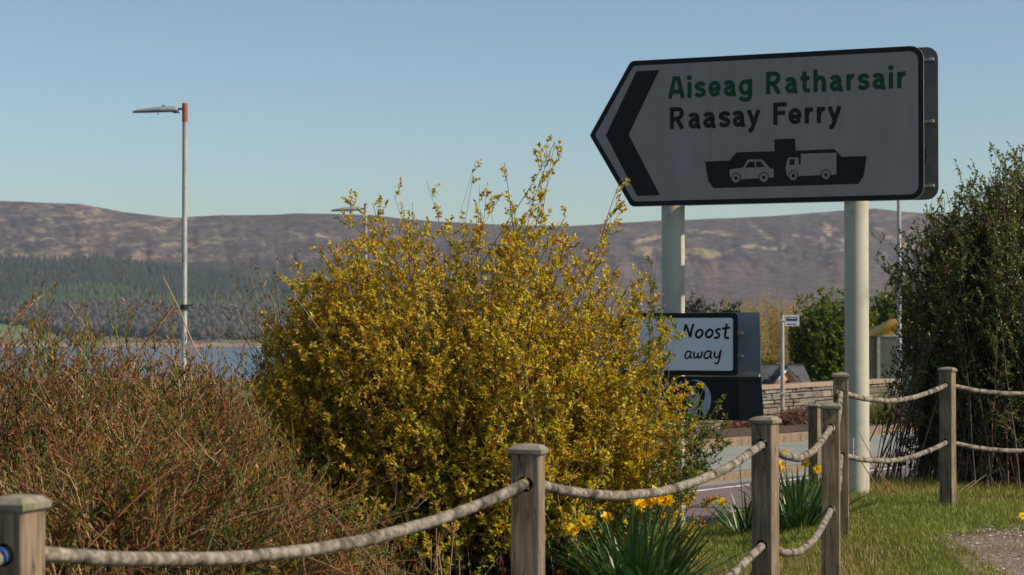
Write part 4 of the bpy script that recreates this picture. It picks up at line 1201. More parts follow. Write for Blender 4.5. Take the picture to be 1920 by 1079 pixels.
rp = [
 (0, 1, 3, .105, 'long upper rope sagging across the foot of the picture to the post before the shrub'),
 (0, 1, 4, .12, 'lower rope between the left edge post and the post before the shrub'),
 (1, 2, 3, .12, 'upper rope sagging in front of the yellow daffodils'),
 (1, 2, 4, .15, 'lower rope rising steeply into the lower hole right of the near daffodils'),
 (2, 3, 3, .11, 'upper rope in front of the farther daffodil clump'),
 (2, 3, 4, .12, 'lower rope hanging over grass into the cracked post'),
 (3, 4, 3, .10, 'upper rope seen end on behind the cracked post'),
 (3, 4, 4, .10, 'lower rope seen end on behind the cracked post'),
 (4, 5, 3, .085, 'upper rope crossing in front of the thick right sign post'),
 (4, 5, 4, .085, 'lower rope crossing in front of the base of the thick sign post'),
 (5, 6, 3, .07, 'upper rope running off the right edge before the dark bush'),
 (5, 6, 4, .07, 'lower rope running off the right edge before the dark bush')]
for a, b, lv, sg, lab in rp:
    make_rope(hole_pt(PP[a], 1, PP[a][lv]), hole_pt(PP[b], -1, PP[b][lv]), sg, lab)
e0 = hole_pt(PP[0], -1, PP[0][3])
rope0 = make_rope(P_1[:2] + (.90,), e0, .12, 'rope end with blue twine entering the left edge post')
# blue twine round the end near the post
tv = []
for k in range(3):
    c = Vector(e0) - Vector(P_1[:2] + (.90,)); 
dirv = (Vector(e0) - Vector((P_1[0], P_1[1], .62))).normalized()
for k in range(1):
    ang = np.linspace(-.6, 1.9, 25)
    S = dirv.cross(Vector((0, 0, 1))).normalized(); U = S.cross(dirv)
    c = Vector(e0) - dirv * (.028 + .007 * k)
    Pk = np.array([[tuple(c + S * (.0215 * cos(a)) + U * (.0215 * sin(a))) for a in ang]])
    V, Q = tubes(Pk, np.full((1, 25), .0032), 6)
    o = link('blue_twine', npmesh('blue_twine', V - np.array(rope0.location), [Q], None, True), M['blue'], rope0)

# ------------------------------------------------------------------ shrubs
def pick(pal, wts, n, r_, jit=0.2):
    pal = np.array(pal); wts = np.array(wts, float); wts /= wts.sum()
    c = pal[r_.choice(len(pal), n, p=wts)]
    return np.clip(c * r_.uniform(1 - jit, 1 + jit, (n, 1)), 0, 1)

def shrub(name, label, cat, base, ends, r_, *, spread=(.25, .2), stem_r=.005, K=9, twigs=12, twig_len=(.08, .22), t0=.25,
          lpt=10, leaf=(.026, .013), pal=None, wts=None, tip_pal=None, stem_cols=((.11, .05, .03),), mat='leaf', spreadup=.6,
          bow=.25, twig_rand=.8, tipfrac=.2, wob=.02, group=None, leafup=.5, taper=.3, twig_r=.0013, bx_=0, mintw=0):
    """ends (N,3) world end points"""
    N = len(ends)
    base = np.array(base, float)
    B = base + np.stack([r_.normal(0, spread[0], N), r_.normal(0, spread[1], N), np.zeros(N)], -1)
    B[:, :2] += (ends[:, :2] - base[:2]) * .25
    h = ends[:, 2] - B[:, 2]
    C = B + (ends - B) * np.array([bow, bow, .55])
    C[:, 2] += h * .05
    t = np.linspace(0, 1, K)[None, :, None]
    P = (1 - t) ** 2 * B[:, None] + 2 * t * (1 - t) * C[:, None] + t ** 2 * ends[:, None]
    P = P + np.cumsum(r_.normal(0, wob / 3, (N, K, 3)), axis=1) * (t ** .5)
    rad = stem_r * r_.uniform(.6, 1.3, (N, 1)) * (1 - (1 - taper) * t[..., 0])
    root = thing(name, label, cat, tuple(base), 0, group)
    V, Q = tubes(P - base, rad, 4)
    sc_ = pick(stem_cols, np.ones(len(stem_cols)), N, r_, .25)
    link('stems', npmesh('stems', V, [Q], np.repeat(sc_, K * 4, 0), True), M['stem'], root)['kind'] = 'stuff'
    # twigs
    if twigs:
        NT = N * twigs
        si = np.repeat(np.arange(N), twigs)
        tt = r_.uniform(t0, 1, NT) ** .8
        f = tt * (K - 1); i0 = np.minimum(f.astype(int), K - 2); fr = (f - i0)[:, None]
        S0 = P[si, i0] * (1 - fr) + P[si, i0 + 1] * fr
        tg = norm(P[si, i0 + 1] - P[si, i0])
        d = norm(tg * spreadup + norm(r_.normal(0, 1, (NT, 3)) * np.array([1, 1, .7])) * twig_rand + np.array([0, 0, .25]))
        tl = r_.uniform(twig_len[0], twig_len[1], NT) * (1.15 - .6 * tt)
        TP = np.stack([S0, S0 + d * tl[:, None] * .5 + r_.normal(0, .008, (NT, 3)), S0 + d * tl[:, None] + np.array([0, 0, .12]) * tl[:, None]], 1)
        V, Q = tubes(TP - base, twig_r * r_.uniform(.7, 1.3, (NT, 1)) * np.array([1.2, 1, .6]), 3)
        link('twigs', npmesh('twigs', V, [Q], np.repeat(sc_[si], 9, 0)), M['stem'], root)['kind'] = 'stuff'
        # leaves
        if lpt:
            NL = NT * lpt
            ti = np.repeat(np.arange(NT), lpt)
            q = r_.uniform(.15, 1.0, NL)[:, None]
            LPt = (1 - q) ** 2 * TP[ti, 0] + 2 * q * (1 - q) * TP[ti, 1] + q ** 2 * TP[ti, 2]
            td = norm(TP[ti, 2] - TP[ti, 0])
            LD = norm(td * leafup + norm(r_.normal(0, 1, (NL, 3))) + np.array([0, 0, .2]))
            LN = norm(r_.normal(0, 1, (NL, 3)) + np.array([.2, -.2, .9]))
            LL = leaf[0] * r_.uniform(.55, 1.25, NL); LW = leaf[1] * r_.uniform(.7, 1.25, NL)
            V, T = leaves(LPt - base, LD, LN, LL, LW)
            c = pick(pal, wts, NL, r_, .25)
            if tip_pal is not None:
                # young shoots towards the outside of each stem carry another colour
                k_ = (tt[ti] + r_.normal(0, .12, NL)) > (1 - tipfrac)
                c[k_] = pick(tip_pal, np.ones(len(tip_pal)), int(k_.sum()), r_, .25)
            link('foliage', npmesh('foliage', V, [T], np.repeat(c, 4, 0)), M[mat], root)['kind'] = 'stuff'
    return root

def ends_from_outline(r_, n, depth, outline, ybase, dspread, lo=.35, power=.6, clampx=None):
    """random tips within a crown whose top edge over x is given by photo columns at a depth"""
    ox = np.array([o[0] for o in outline], float); oy = np.array([o[1] for o in outline], float)
    px = r_.uniform(ox[0], ox[-1], n)
    top = np.interp(px, ox, oy)
    dz = r_.uniform(-1, 1, n)
    cx = (ox[0] + ox[-1]) / 2; hwid = (ox[-1] - ox[0]) / 2
    round_ = np.sqrt(np.clip(1 - ((px - cx) / hwid) ** 2, .05, 1))
    d = depth + dz * dspread * round_
    f = lo + (1 - lo) * r_.random(n) ** power
    # tips at the front and back of the crown stand lower
    f = f * (1 - .35 * np.abs(dz) ** 3)
    X = (px - 960) / F * d
    Ztop = EYE - (top - 620) / F * depth
    Z = ybase + (Ztop - ybase) * f
    return np.stack([X, d, Z], -1)

r1 = np.random.default_rng(11)
D0 = 12.6
outl = [(440, 900), (462, 760), (490, 640), (520, 570), (560, 515), (600, 450), (640, 440), (680, 412), (720, 400), (760, 395), (800, 430), (850, 445), (890, 390), (930, 385), (980, 390), (1020, 395), (1060, 430), (1100, 455), (1140, 440), (1180, 470), (1210, 520), (1250, 560), (1284, 640), (1284, 740), (1296, 840), (1304, 930)]
E = ends_from_outline(r1, 1250, D0, outl, -0.05, .95, .12, .6)
E = np.vstack([E, ends_from_outline(r1, 230, D0, [(455, 700), (490, 610), (525, 545), (560, 500), (600, 445), (650, 425), (700, 410)], -0.05, .6, .35, .5)])
# long leading shoots
for (px, py) in [(668, 392), (690, 388), (676, 402), (700, 405), (655, 420), (688, 420), (1033, 256), (1033, 262), (1036, 275), (1030, 290), (1020, 300), (903, 303), (912, 330), (770, 355), (742, 368), (1166, 325), (1150, 350), (950, 332), (940, 350), (885, 345), (675, 395), (620, 470), (650, 440), (1185, 375), (1100, 430), (1055, 405), (1000, 385), (980, 372), (830, 415), (790, 420), (860, 425), (1075, 435), (608, 455), (548, 480), (700, 390), (815, 400), (1045, 395), (965, 360), (1120, 435), (1215, 480), (590, 520), (755, 375), (895, 325), (1022, 340), (1170, 360)]:
    d_ = D0 + r1.uniform(-.5, .5)
    E = np.vstack([E, np.array(unproj(px + r1.uniform(-3, 3), py + r1.uniform(0, 6), d_))[None]])
GP = [(.58, .51, .045), (.72, .63, .06), (.36, .42, .045), (.18, .27, .03), (.54, .41, .05), (.80, .72, .10)]
shrub('golden_shrub', 'big rounded shrub with small yellow green leaves in the middle', 'shrub', (-.27, D0, -.05), E, r1,
      spread=(.28, .22), stem_r=.0045, K=10, twigs=14, twig_len=(.06, .21), t0=.12, lpt=15, leaf=(.0275, .0165), pal=GP, wts=[4, 3, 2.8, 1.6, 1.8, 1.6],
      tip_pal=[(.50, .22, .05), (.58, .36, .05), (.70, .54, .06), (.52, .46, .05), (.66, .58, .07)], stem_cols=((.12, .04, .03), (.17, .12, .07), (.10, .07, .035), (.24, .19, .13)), bow=.42, tipfrac=.30, wob=.035)

# low green sprays leaning out at the right foot of the golden shrub
r2 = np.random.default_rng(12)
E = []
for (px, py) in [(1375, 765), (1350, 760), (1345, 800), (1325, 740), (1370, 805), (1335, 840), (1320, 870), (1300, 850), (1280, 900), (1235, 560), (1230, 485), (1218, 545), (1265, 610), (1310, 780), (1300, 820), (1270, 840)]:
    for k in range(2):
        E.append(tuple(unproj(px - 14 * k + r2.uniform(-8, 8), py + r2.uniform(-12, 12), 12.4 + r2.uniform(-.4, .4))))
shrub('green_leaf_shrub', 'low green leaved shrub reaching out in front of the black sign', 'shrub', (.55, 12.5, -.05), np.array(E), r2,
      spread=(.12, .12), stem_r=.004, K=8, twigs=9, twig_len=(.05, .14), t0=.45, lpt=9, leaf=(.034, .013), pal=[(.06, .12, .025), (.09, .15, .03), (.13, .18, .03), (.05, .09, .02)], wts=[3, 3, 2, 2],
      tip_pal=[(.12, .18, .03), (.25, .22, .03)], stem_cols=((.14, .09, .05), (.30, .24, .17)), bow=.5)

# bare grey twigs with a few tufts at the left shoulder of the golden shrub
r3 = np.random.default_rng(13)
E = []
for (px, py, n) in [(478, 478, 4), (440, 520, 5), (415, 560, 5), (402, 600, 4), (395, 630, 4), (465, 540, 4), (500, 500, 4), (540, 465, 3), (520, 520, 5), (560, 500, 5), (590, 520, 4), (455, 590, 6), (430, 640, 6), (480, 600, 6), (510, 570, 6), (545, 560, 6), (410, 680, 4), (450, 700, 5), (570, 480, 3)]:
    for k in range(max(1, int(n * .7))):
        E.append(tuple(unproj(px + r3.uniform(-12, 18), py + r3.uniform(-8, 30), 13.0 + r3.uniform(-.5, .5))))
shrub('bare_twig_shrub', 'half bare shrub of pale grey twigs with green tufts, left of the golden shrub', 'shrub', (-.85, 13.0, -.05), np.array(E), r3,
      spread=(.2, .2), stem_r=.0045, K=9, twigs=8, twig_len=(.08, .24), t0=.35, lpt=3, leaf=(.022, .012), pal=[(.16, .19, .03), (.10, .13, .03), (.22, .20, .04), (.3, .22, .12)], wts=[3, 3, 2, 1],
      stem_cols=((.34, .27, .20), (.26, .19, .13), (.42, .35, .27), (.2, .13, .08)), bow=.35, wob=.035, twig_rand=.5, twig_r=.0016)

# brown rose like thickets on the left
def thicket(seed, label, base, outline, depth, n, ds, extra=(), lean=0, dens=8):
    r_ = np.random.default_rng(seed)
    E = ends_from_outline(r_, n, depth, outline, -.05, ds, .12, .5)
    E[:, 0] += lean * r_.random(n)
    for (px, py) in extra:
        for k in range(2):
            E = np.vstack([E, np.array(unproj(px + r_.uniform(-7, 7), py + r_.uniform(0, 14) + 18 * k, depth + r_.uniform(-.5, .5)))[None]])
    return shrub('brown_thicket', label, 'shrub', base, E, r_, spread=(.5, .35), stem_r=.0062, K=10, twigs=11, twig_len=(.08, .26), t0=.1, lpt=6, leafup=1.3, leaf=(.036, .0075),
                 pal=[(.34, .26, .04), (.40, .16, .055), (.16, .21, .03), (.56, .36, .18), (.32, .085, .04), (.07, .09, .02)], wts=[3, 3, 2.6, 1.5, 2.2, 2.2],
                 stem_cols=((.13, .16, .035), (.08, .11, .025), (.26, .11, .05), (.20, .09, .045), (.46, .31, .17), (.24, .14, .06)), bow=.25, wob=.04, twig_rand=.42, group='brown thickets on the left', twig_r=.0023)
thicket(21, 'reddish brown twiggy thicket with tall budding shoots at the left edge', (-2.35, 10.6, -.05),
        [(-220, 680), (-100, 660), (0, 635), (60, 612), (120, 618), (180, 640), (240, 680), (300, 720)], 10.6, 780, .9,
        [(75, 515), (85, 560), (118, 540), (118, 590), (30, 600), (132, 570), (185, 640), (60, 620), (10, 640), (155, 610)])
thicket(22, 'brown green thicket below the lamp post with tall thin shoots', (-1.75, 11.4, -.05),
        [(130, 760), (180, 675), (240, 650), (300, 645), (340, 668), (380, 676), (430, 680), (480, 740), (520, 830), (560, 900)], 11.4, 850, .9,
        [(200, 590), (240, 575), (295, 530), (297, 560), (262, 620), (320, 600), (225, 640), (350, 660), (380, 660), (290, 640)])
thicket(23, 'low brown green mound of arching stems along the foot of the picture', (-1.9, 9.4, -.05),
        [(-200, 880), (-60, 830), (60, 800), (200, 790), (330, 800), (430, 840), (520, 900), (600, 960), (640, 1030)], 9.4, 700, .7, lean=.45)

# ---- long drooping grass between thicket and shrub (stuff)
def blades(name, label, cat, P0, H, W, lean, cols, r_, K=4, mat='grass', droop=.5, kind='stuff'):
    n = len(P0)
    az = r_.uniform(0, 2 * pi, n)
    ld = np.stack([np.cos(az), np.sin(az), 0 * az], -1) * (lean * r_.uniform(.2, 1.2, n))[:, None]
    t = np.linspace(0, 1, K)[None, :, None]
    up = np.zeros((n, 3)); up[:, 2] = H
    P = P0[:, None] + up[:, None] * (t - droop * .4 * t ** 2) + ld[:, None] * (t ** 1.8)
    side = np.stack([-np.sin(az), np.cos(az), 0 * az], -1)
    tw = r_.uniform(-1, 1, n)[:, None]
    side = norm(side + tw * np.stack([np.cos(az), np.sin(az), 0 * az], -1))
    wid = W[:, None] * (1 - np.linspace(0, 1, K)[None, :] ** 1.6 * .92)
    V, Q = ribbons(P, side, wid)
    o = link(name, npmesh(name, V, [Q], np.repeat(cols, K * 2, 0)), M[mat])
    return tagit(o, label, cat, kind=kind)

r4 = np.random.default_rng(31)
n = 9000
px = r4.uniform(-150, 700, n); d = r4.uniform(8.6, 12.5, n); x = (px - 960) / F * d
P0 = np.stack([x, d, ground_h(x, d)], -1)
H = r4.uniform(.2, .55, n)
blades('rough_grass', 'long straw coloured grass growing through the brown thickets', 'grass', P0, H, np.full(n, .006), .3,
       pick([(.30, .22, .12), (.12, .15, .04), (.22, .15, .08), (.09, .11, .03)], [2, 3, 2, 2], n, r4, .25), r4)

# ---- lawn
r5 = np.random.default_rng(32)
def path_edge(x):     # y below which the gravel path lies
    return 14.35 + .62 * (x - 3.2) + .22 * np.sin(x * 2.3) + .12 * np.sin(x * 6.1 + 1)
n = 170000
x = r5.uniform(.7, 6.4, n); d = 12.0 + 8.4 * r5.random(n) ** 1.2
onpath = (x > 2.8) & (d < path_edge(x) - .12 + r5.normal(0, .16, n)) & (r5.random(n) > .03)
verge = d > 18.9 + .25 * np.clip(x - 1.4, 0, 3)
leftroad = (x < 1.5) & (d > 17.9)
k_ = ~(onpath | verge | leftroad)
x, d = x[k_], d[k_]; n = len(x)
patch = fbm(x * 1.6, d * 1.6, 4); p2 = fbm(x * .6 + 5, d * .6, 3)
P0 = np.stack([x, d, ground_h(x, d) - .005], -1)
H = .022 + .05 * r5.random(n) * (.4 + patch * 1.2)
tall = r5.random(n) > .985
H[tall] *= 2.3
H *= 1 + .9 * sstep(17.2, 18.3, d)
cg = pick([(.21, .25, .03), (.28, .30, .045), (.14, .19, .025)], [3, 3, 2], n, r5, .25)
cy_ = pick([(.33, .27, .08), (.42, .33, .12), (.27, .19, .06)], [3, 2, 1], n, r5, .25)
sel = (r5.random(n) < sstep(.42, .62, patch * .6 + p2 * .4) * .6 + .08)[:, None]
blades('lawn_grass', 'short mossy lawn grass mixed with dry blades beside the path', 'grass', P0, H, np.full(n, .0045) * r5.uniform(.6, 1.3, n), .03, np.where(sel, cy_, cg), r5, K=3)

# ---- gravel path
pxs_ = np.linspace(2.4, 8, 60)
Vp = []; 
rows_ = 26
for i, xx in enumerate(pxs_):
    e = path_edge(xx) + .05 * math.sin(xx * 17) + rng.uniform(-.03, .03)
    e = min(e, 14.15 + .55 * (xx - 3.2) + .3) if xx > 2.7 else 9 + (xx - 2.4) / .3 * (e - 9)
    for j in range(rows_):
        yy = 6 + (e - 6) * j / (rows_ - 1)
        Vp.append((xx, yy, float(ground_h(xx, yy)) + .008 + (.0 if j < rows_ - 1 else -.012)))
bi = np.arange(60 * rows_).reshape(60, rows_)
Q = np.stack([bi[:-1, :-1], bi[1:, :-1], bi[1:, 1:], bi[:-1, 1:]], -1).reshape(-1, 4)
tagit(link('path', npmesh('path', np.array(Vp), [Q], None, True), M['gravel']), kind='structure')
r6 = np.random.default_rng(33)
n = 9000
x = r6.uniform(2.7, 5.2, n); d = r6.uniform(11.8, 15.4, n)
k_ = (d < path_edge(x) + r6.normal(.0, .07, n)) & (r6.random(n) < .25 + .75 * sstep(2.9, 3.9, x))
x, d = x[k_], d[k_]; n = len(x)
s_ = r6.uniform(.004, .013, n) * np.where(r6.random(n) > .97, 2.2, 1)
oct_ = np.array([(1, 0, 0), (0, 1, 0), (-1, 0, 0), (0, -1, 0), (0, 0, .7), (0, 0, -.5)], float)
V = np.stack([x, d, ground_h(x, d) + .01], -1)[:, None, :] + oct_[None] * s_[:, None, None] * r6.uniform(.6, 1.3, (n, 6, 1))
T = np.array([(0, 1, 4), (1, 2, 4), (2, 3, 4), (3, 0, 4)])
T = (np.arange(n)[:, None, None] * 6 + T[None]).reshape(-1, 3)
c = pick([(.30, .28, .25), (.22, .18, .15), (.40, .37, .33), (.16, .12, .09)], [3, 3, 1.5, 2], n, r6, .25)
tagit(link('gravel', npmesh('gravel', V.reshape(-1, 3), [T], np.repeat(c, 6, 0)), M['stem']), 'loose grey and brown stone chips on the path at lower right', 'gravel', kind='stuff')

# ------------------------------------------------------------------ daffodils
def flower_meshes():
    # trumpet
    prof = [(.006, 0), (.010, .006), (.012, .018), (.016, .028), (.019, .032)]
    seg = 12; V = []; Qs = []
    for i, (r_, z) in enumerate(prof):
        for j in range(seg):
            rr = r_ * (1 + (.12 * (j % 2) if i == len(prof) - 1 else 0))
            V.append((rr * cos(2 * pi * j / seg), rr * sin(2 * pi * j / seg), z))
    for i in range(len(prof) - 1):
        for j in range(seg):
            Qs.append((i * seg + j, i * seg + (j + 1) % seg, (i + 1) * seg + (j + 1) % seg, (i + 1) * seg + j))
    tr_ = npmesh('trumpet', np.array(V), [np.array(Qs)], np.tile((.85, .45, .012), (len(V), 1)), True)
    # six petals
    V = []; Ts = []
    for p in range(6):
        a = p * pi / 3 + .2; b = len(V)
        for (r_, w_, z) in ((.006, .004, .0), (.018, .013, .003), (.030, .011, .004), (.041, .0, -.002)):
            ca, sa = cos(a), sin(a)
            if w_ > 0:
                V.append((ca * r_ - sa * w_, sa * r_ + ca * w_, z)); V.append((ca * r_ + sa * w_, sa * r_ - ca * w_, z + .001))
            else:
                V.append((ca * r_, sa * r_, z))
        Ts += [(b, b + 1, b + 3), (b, b + 3, b + 2), (b + 2, b + 3, b + 5), (b + 2, b + 5, b + 4), (b + 4, b + 5, b + 6)]
    pe = npmesh('petals', np.array(V), [np.array(Ts)], np.tile((.88, .64, .018), (len(V), 1)))
    wl_ = npmesh('withered', np.array(V) * np.array([.6, .6, 3]), [np.array(Ts)], np.tile((.42, .19, .05), (len(V), 1)))
    for m_ in (tr_, pe, wl_): m_.materials.append(M['petal'])
    return tr_, pe, wl_
TRUMP, PETAL, WITH = flower_meshes()
def leaf_blade_mesh(L, W, bend, c):
    K = 9
    t = np.linspace(0, 1, K)
    a = t * bend
    ds = L / (K - 1)
    z = np.concatenate([[0], np.cumsum(np.cos(a[:-1]) * ds)]); x = np.concatenate([[0], np.cumsum(np.sin(a[:-1]) * ds)])
    wd_ = W * np.minimum(1, (1 - t) * 5 + .05) * (0.8 + .2 * np.sin(t * pi))
    V = []
    for k in range(K):
        V += [(x[k], -wd_[k] / 2, z[k]), (x[k] + wd_[k] * .12, 0, z[k] - wd_[k] * .06 * sin(a[k])), (x[k], wd_[k] / 2, z[k])]
    idx = np.arange(K * 3).reshape(K, 3)
    Q = np.stack([idx[:-1, :-1], idx[:-1, 1:], idx[1:, 1:], idx[1:, :-1]], -1).reshape(-1, 4)
    me = npmesh('leaf', np.array(V), [Q], np.tile(c, (K * 3, 1)), True)
    me.materials.append(M['blade'])
    return me
r7 = np.random.default_rng(41)
BL = [leaf_blade_mesh(r7.uniform(.30, .50), r7.uniform(.014, .021), b, np.array(c) * r7.uniform(.8, 1.2)) for b in (.15, .35, .6, .9, 1.3) for c in ((.075, .14, .045), (.10, .17, .05), (.055, .12, .045))]
def clump(label, px, d, nleaf, rad, flowers, group='daffodil clumps', scale=1.0, fan=0.9):
    x = (px - 960) / F * d
    gz = float(ground_h(x, d))
    t = thing('daffodil_clump', label, 'daffodils', (x, d, gz), 0, group)
    for k in range(nleaf):
        a = r7.uniform(0, 2 * pi); rr = rad * math.sqrt(r7.random())
        me = BL[int(r7.integers(0, len(BL)))]
        o = link('leaf', me, None, t)
        o.location = (rr * cos(a), rr * sin(a), -.02)
        tilt = fan * (rr / rad) * r7.uniform(.3, 1.0)
        yawz = a + r7.uniform(-.5, .5)
        o.rotation_euler = (0, tilt, yawz)
        s_ = scale * r7.uniform(.7, 1.15); o.scale = (s_, s_, s_)
    for (fx, fy, wither) in flowers:
        dd = d + r7.uniform(-.15, .15)
        p = unproj(fx, fy, dd) - Vector((x, d, gz))
        fo = thing('flower', None, None); fo.parent = t; fo.location = p
        az = r7.uniform(-2.6, -.6); tilt = r7.uniform(1.1, 1.7)
        fo.rotation_euler = (0, tilt, az)
        if wither:
            link('withered_petals', WITH, None, fo)
        else:
            link('petals', PETAL, None, fo); link('trumpet', TRUMP, None, fo)
        b = Vector((p.x * .4, p.y * .4, 0))
        back = Vector((-cos(az) * .012, -sin(az) * .012, .0))
        pts = np.array([[tuple(b.lerp(Vector((p.x, p.y, p.z)), q) + Vector((0, 0, .012 * sin(q * pi)))) for q in np.linspace(0, 1, 7)]])
        V, Q = tubes(pts, np.full((1, 7), .0032), 5)
        me = npmesh('flower_stalk', V, [Q], np.tile((.08, .15, .04), (len(V), 1)), True)
        link('flower_stalk', me, M['blade'], t)
clump('leafy daffodil clump with open and withered blooms at the foot of the golden shrub', 1190, 11.9, 260, .24,
      [(1062, 990, 0), (1074, 994, 0), (1095, 976, 0), (1100, 985, 0), (1137, 971, 0), (1192, 938, 0), (1200, 946, 0), (1188, 930, 0), (1226, 922, 0), (1233, 934, 0), (1222, 940, 0), (1245, 940, 0), (1256, 937, 0), (1168, 1016, 1), (1106, 986, 1), (1316, 982, 1), (1190, 970, 1)], fan=1.35, scale=1.12)
clump('smaller sprawling daffodil clump by the roadside behind the ropes', 1400, 15.6, 60, .14,
      [(1353, 942, 0), (1387, 866, 1)], fan=1.2, scale=.9)
clump('upright daffodil clump with yellow blooms left of the cracked post', 1492, 15.2, 170, .17,
      [(1471, 851, 0), (1462, 872, 0), (1510, 867, 0), (1532, 880, 0), (1458, 885, 1)], fan=1.0, scale=1.08)
# one dandelion in the lawn at the right edge
dx = (1917 - 960) / F * 14.9
dn = thing('dandelion', 'single yellow flower low in the grass at the right edge', 'flower', (dx, 14.9, float(ground_h(dx, 14.9))))
o = link('petals', PETAL, None, dn); o.location = (0, 0, .06); o.rotation_euler = (.7, 0, 0)
V, Q = tubes(np.array([[(0, 0, 0), (0, 0, .03), (0, 0, .06)]]), np.full((1, 3), .003), 5)
link('flower_stalk', npmesh('flower_stalk', V, [Q], np.tile((.08, .15, .04), (len(V), 1))), M['blade'], dn)
o = link('trumpet', TRUMP, None, dn); o.location = (0, 0, .055); o.scale = (.8, .8, .4)

# dead pinkish stalks
def stalks(label, base_px, tips, d, col=(.42, .24, .17)):
    bx_ = (base_px - 960) / F * d
    gz = float(ground_h(bx_, d))
    t = thing('dead_stalks', label, 'plant', (bx_, d, gz), 0, 'dead stalks')
    for (px, py) in tips:
        p = unproj(px, py, d + r7.uniform(-.1, .1)) - Vector((bx_, d, gz))
        b = Vector((p.x * .2 + r7.uniform(-.05, .05), 0, 0))
        mid = (b + p) / 2 + Vector((r7.uniform(-.03, .03), 0, 0))
        pts = np.array([[tuple(b * (1 - q) ** 2 + mid * 2 * q * (1 - q) + p * q * q) for q in np.linspace(0, 1, 9)]])
        V, Q = tubes(pts, np.linspace(.0055, .0025, 9)[None], 5)
        link('stalk', npmesh('stalk', V, [Q], np.tile(col, (len(V), 1)), True), M['stem'], t)
stalks('bundle of dead pinkish stalks under the rope, left of the pair', 725, [(722, 1005), (728, 1012), (735, 1020), (716, 1030)], 10.2)
stalks('taller forked dead pinkish stalks under the rope', 815, [(818, 990), (824, 1000), (808, 1012), (820, 1020)], 10.2)
stalks('single bent dead stalk beside the first rope post', 850, [(853, 985), (860, 1040)], 10.2)
stalks('few dry brown stems standing before the thick right sign post', 1690, [(1606, 803), (1575, 800), (1625, 860), (1660, 900)], 17.2, (.30, .16, .08))
stalks('pale cut stems lying at the foot of the dark bush', 1790, [(1850, 890), (1830, 900), (1758, 905), (1745, 930)], 17.6, (.42, .28, .18))

# ------------------------------------------------------------------ dark bush on the right
r8 = np.random.default_rng(51)
D8 = 18.8
outl = [(1714, 800), (1720, 620), (1726, 510), (1738, 440), (1750, 395), (1790, 370), (1820, 350), (1850, 325), (1880, 300), (1920, 295), (1960, 285), (2010, 310), (2060, 340), (2120, 420), (2180, 560)]
E = ends_from_outline(r8, 1400, D8, outl, .0, 1.1, .22, .45)
for (px, py) in [(1878, 285), (1868, 300), (1885, 300), (1860, 330), (1850, 345), (1815, 330), (1775, 350), (1800, 345), (1765, 395), (1750, 395), (1725, 420), (1712, 440), (1700, 465), (1670, 465), (1665, 470), (1700, 500), (1695, 520), (1680, 540), (1690, 600), (1900, 300), (1910, 330), (1740, 430), (1895, 292), (1915, 288), (1920, 300), (1905, 312), (1930, 290), (1890, 320), (1870, 330), (1840, 350), (1825, 355), (1800, 370), (1785, 380), (1770, 400), (1755, 420), (1735, 450), (1725, 470), (1715, 490)]:
    for k in range(3):
        E = np.vstack([E, np.array(unproj(px + r8.uniform(-3, 3), py + 8 * k, D8 + r8.uniform(-.5, .5)))[None]])
DP = [(.045, .085, .02), (.07, .12, .025), (.115, .17, .032), (.035, .055, .02), (.19, .17, .05)]
shrub('evergreen_bush', 'large dark small leaved bush filling the right edge', 'bush', (4.45, D8, .0), E, r8,
      spread=(.45, .35), stem_r=.006, K=10, twigs=18, twig_len=(.08, .27), t0=.13, lpt=13, leaf=(.028, .017), pal=DP, wts=[3, 3, 2, 2, .7],
      tip_pal=[(.17, .22, .04), (.20, .17, .05), (.11, .17, .03)], stem_cols=((.14, .085, .06), (.08, .06, .045), (.28, .17, .12)), mat='darkleaf', bow=.5, tipfrac=.2, wob=.06, twig_r=.0018)

# ------------------------------------------------------------------ shrubs and trees beyond the road
def leafy(name, label, cat, px, d, zb, outline, n, ds, pal, wts, leaf, twigs=10, lpt=7, stem=.02, tl=(.25, .6), seed=1, mat='leaf', stem_cols=((.10, .08, .05),), lo=.1, group=None, bow=.6, wob=.08, tip=None, t0=.2):
    r_ = np.random.default_rng(seed)
    E = ends_from_outline(r_, n, d, outline, zb, ds, lo, .6)
    return shrub(name, label, cat, ((px - 960) / F * d, d, zb), E, r_, spread=(.3, .3), stem_r=stem, K=8, twigs=twigs, twig_len=tl, t0=t0, lpt=lpt, leaf=leaf, pal=pal, wts=wts, stem_cols=stem_cols, mat=mat, bow=bow, wob=wob, group=group, twig_r=.005, tip_pal=tip)
GG = [(.065, .12, .02), (.14, .20, .025), (.24, .29, .03), (.035, .06, .018)]
leafy('round_bush', 'bright green leafy bush behind the right sign post and bus stop flag', 'bush', 1550, 105, -2.6, [(1484, 700), (1478, 625), (1490, 572), (1525, 545), (1560, 540), (1590, 545), (1620, 570), (1640, 640)], 560, 2.2, GG, [3, 3, 3, 2], (.21, .12), stem=.03, tl=(.4, .9), seed=61, tip=[(.16, .20, .03), (.13, .18, .03)])
leafy('round_bush', 'green leafy bush between the right sign post and the slim lamp post', 'bush', 1660, 106, -2.6, [(1600, 660), (1620, 570), (1650, 540), (1680, 525), (1720, 530), (1760, 560), (1790, 640)], 560, 2.2, GG, [3, 3, 3, 2], (.21, .12), stem=.03, tl=(.4, .9), seed=62, tip=[(.16, .20, .03), (.13, .18, .03)])
leafy('pine_tree', 'dark pine crown showing just above the white shop sign, left one', 'tree', 1300, 82, -1.6, [(1262, 640), (1270, 590), (1285, 560), (1305, 556), (1325, 565), (1338, 600)], 260, 1.0, [(.02, .04, .02), (.035, .055, .022), (.05, .075, .025)], [3, 3, 1], (.2, .07), seed=63, mat='darkleaf')
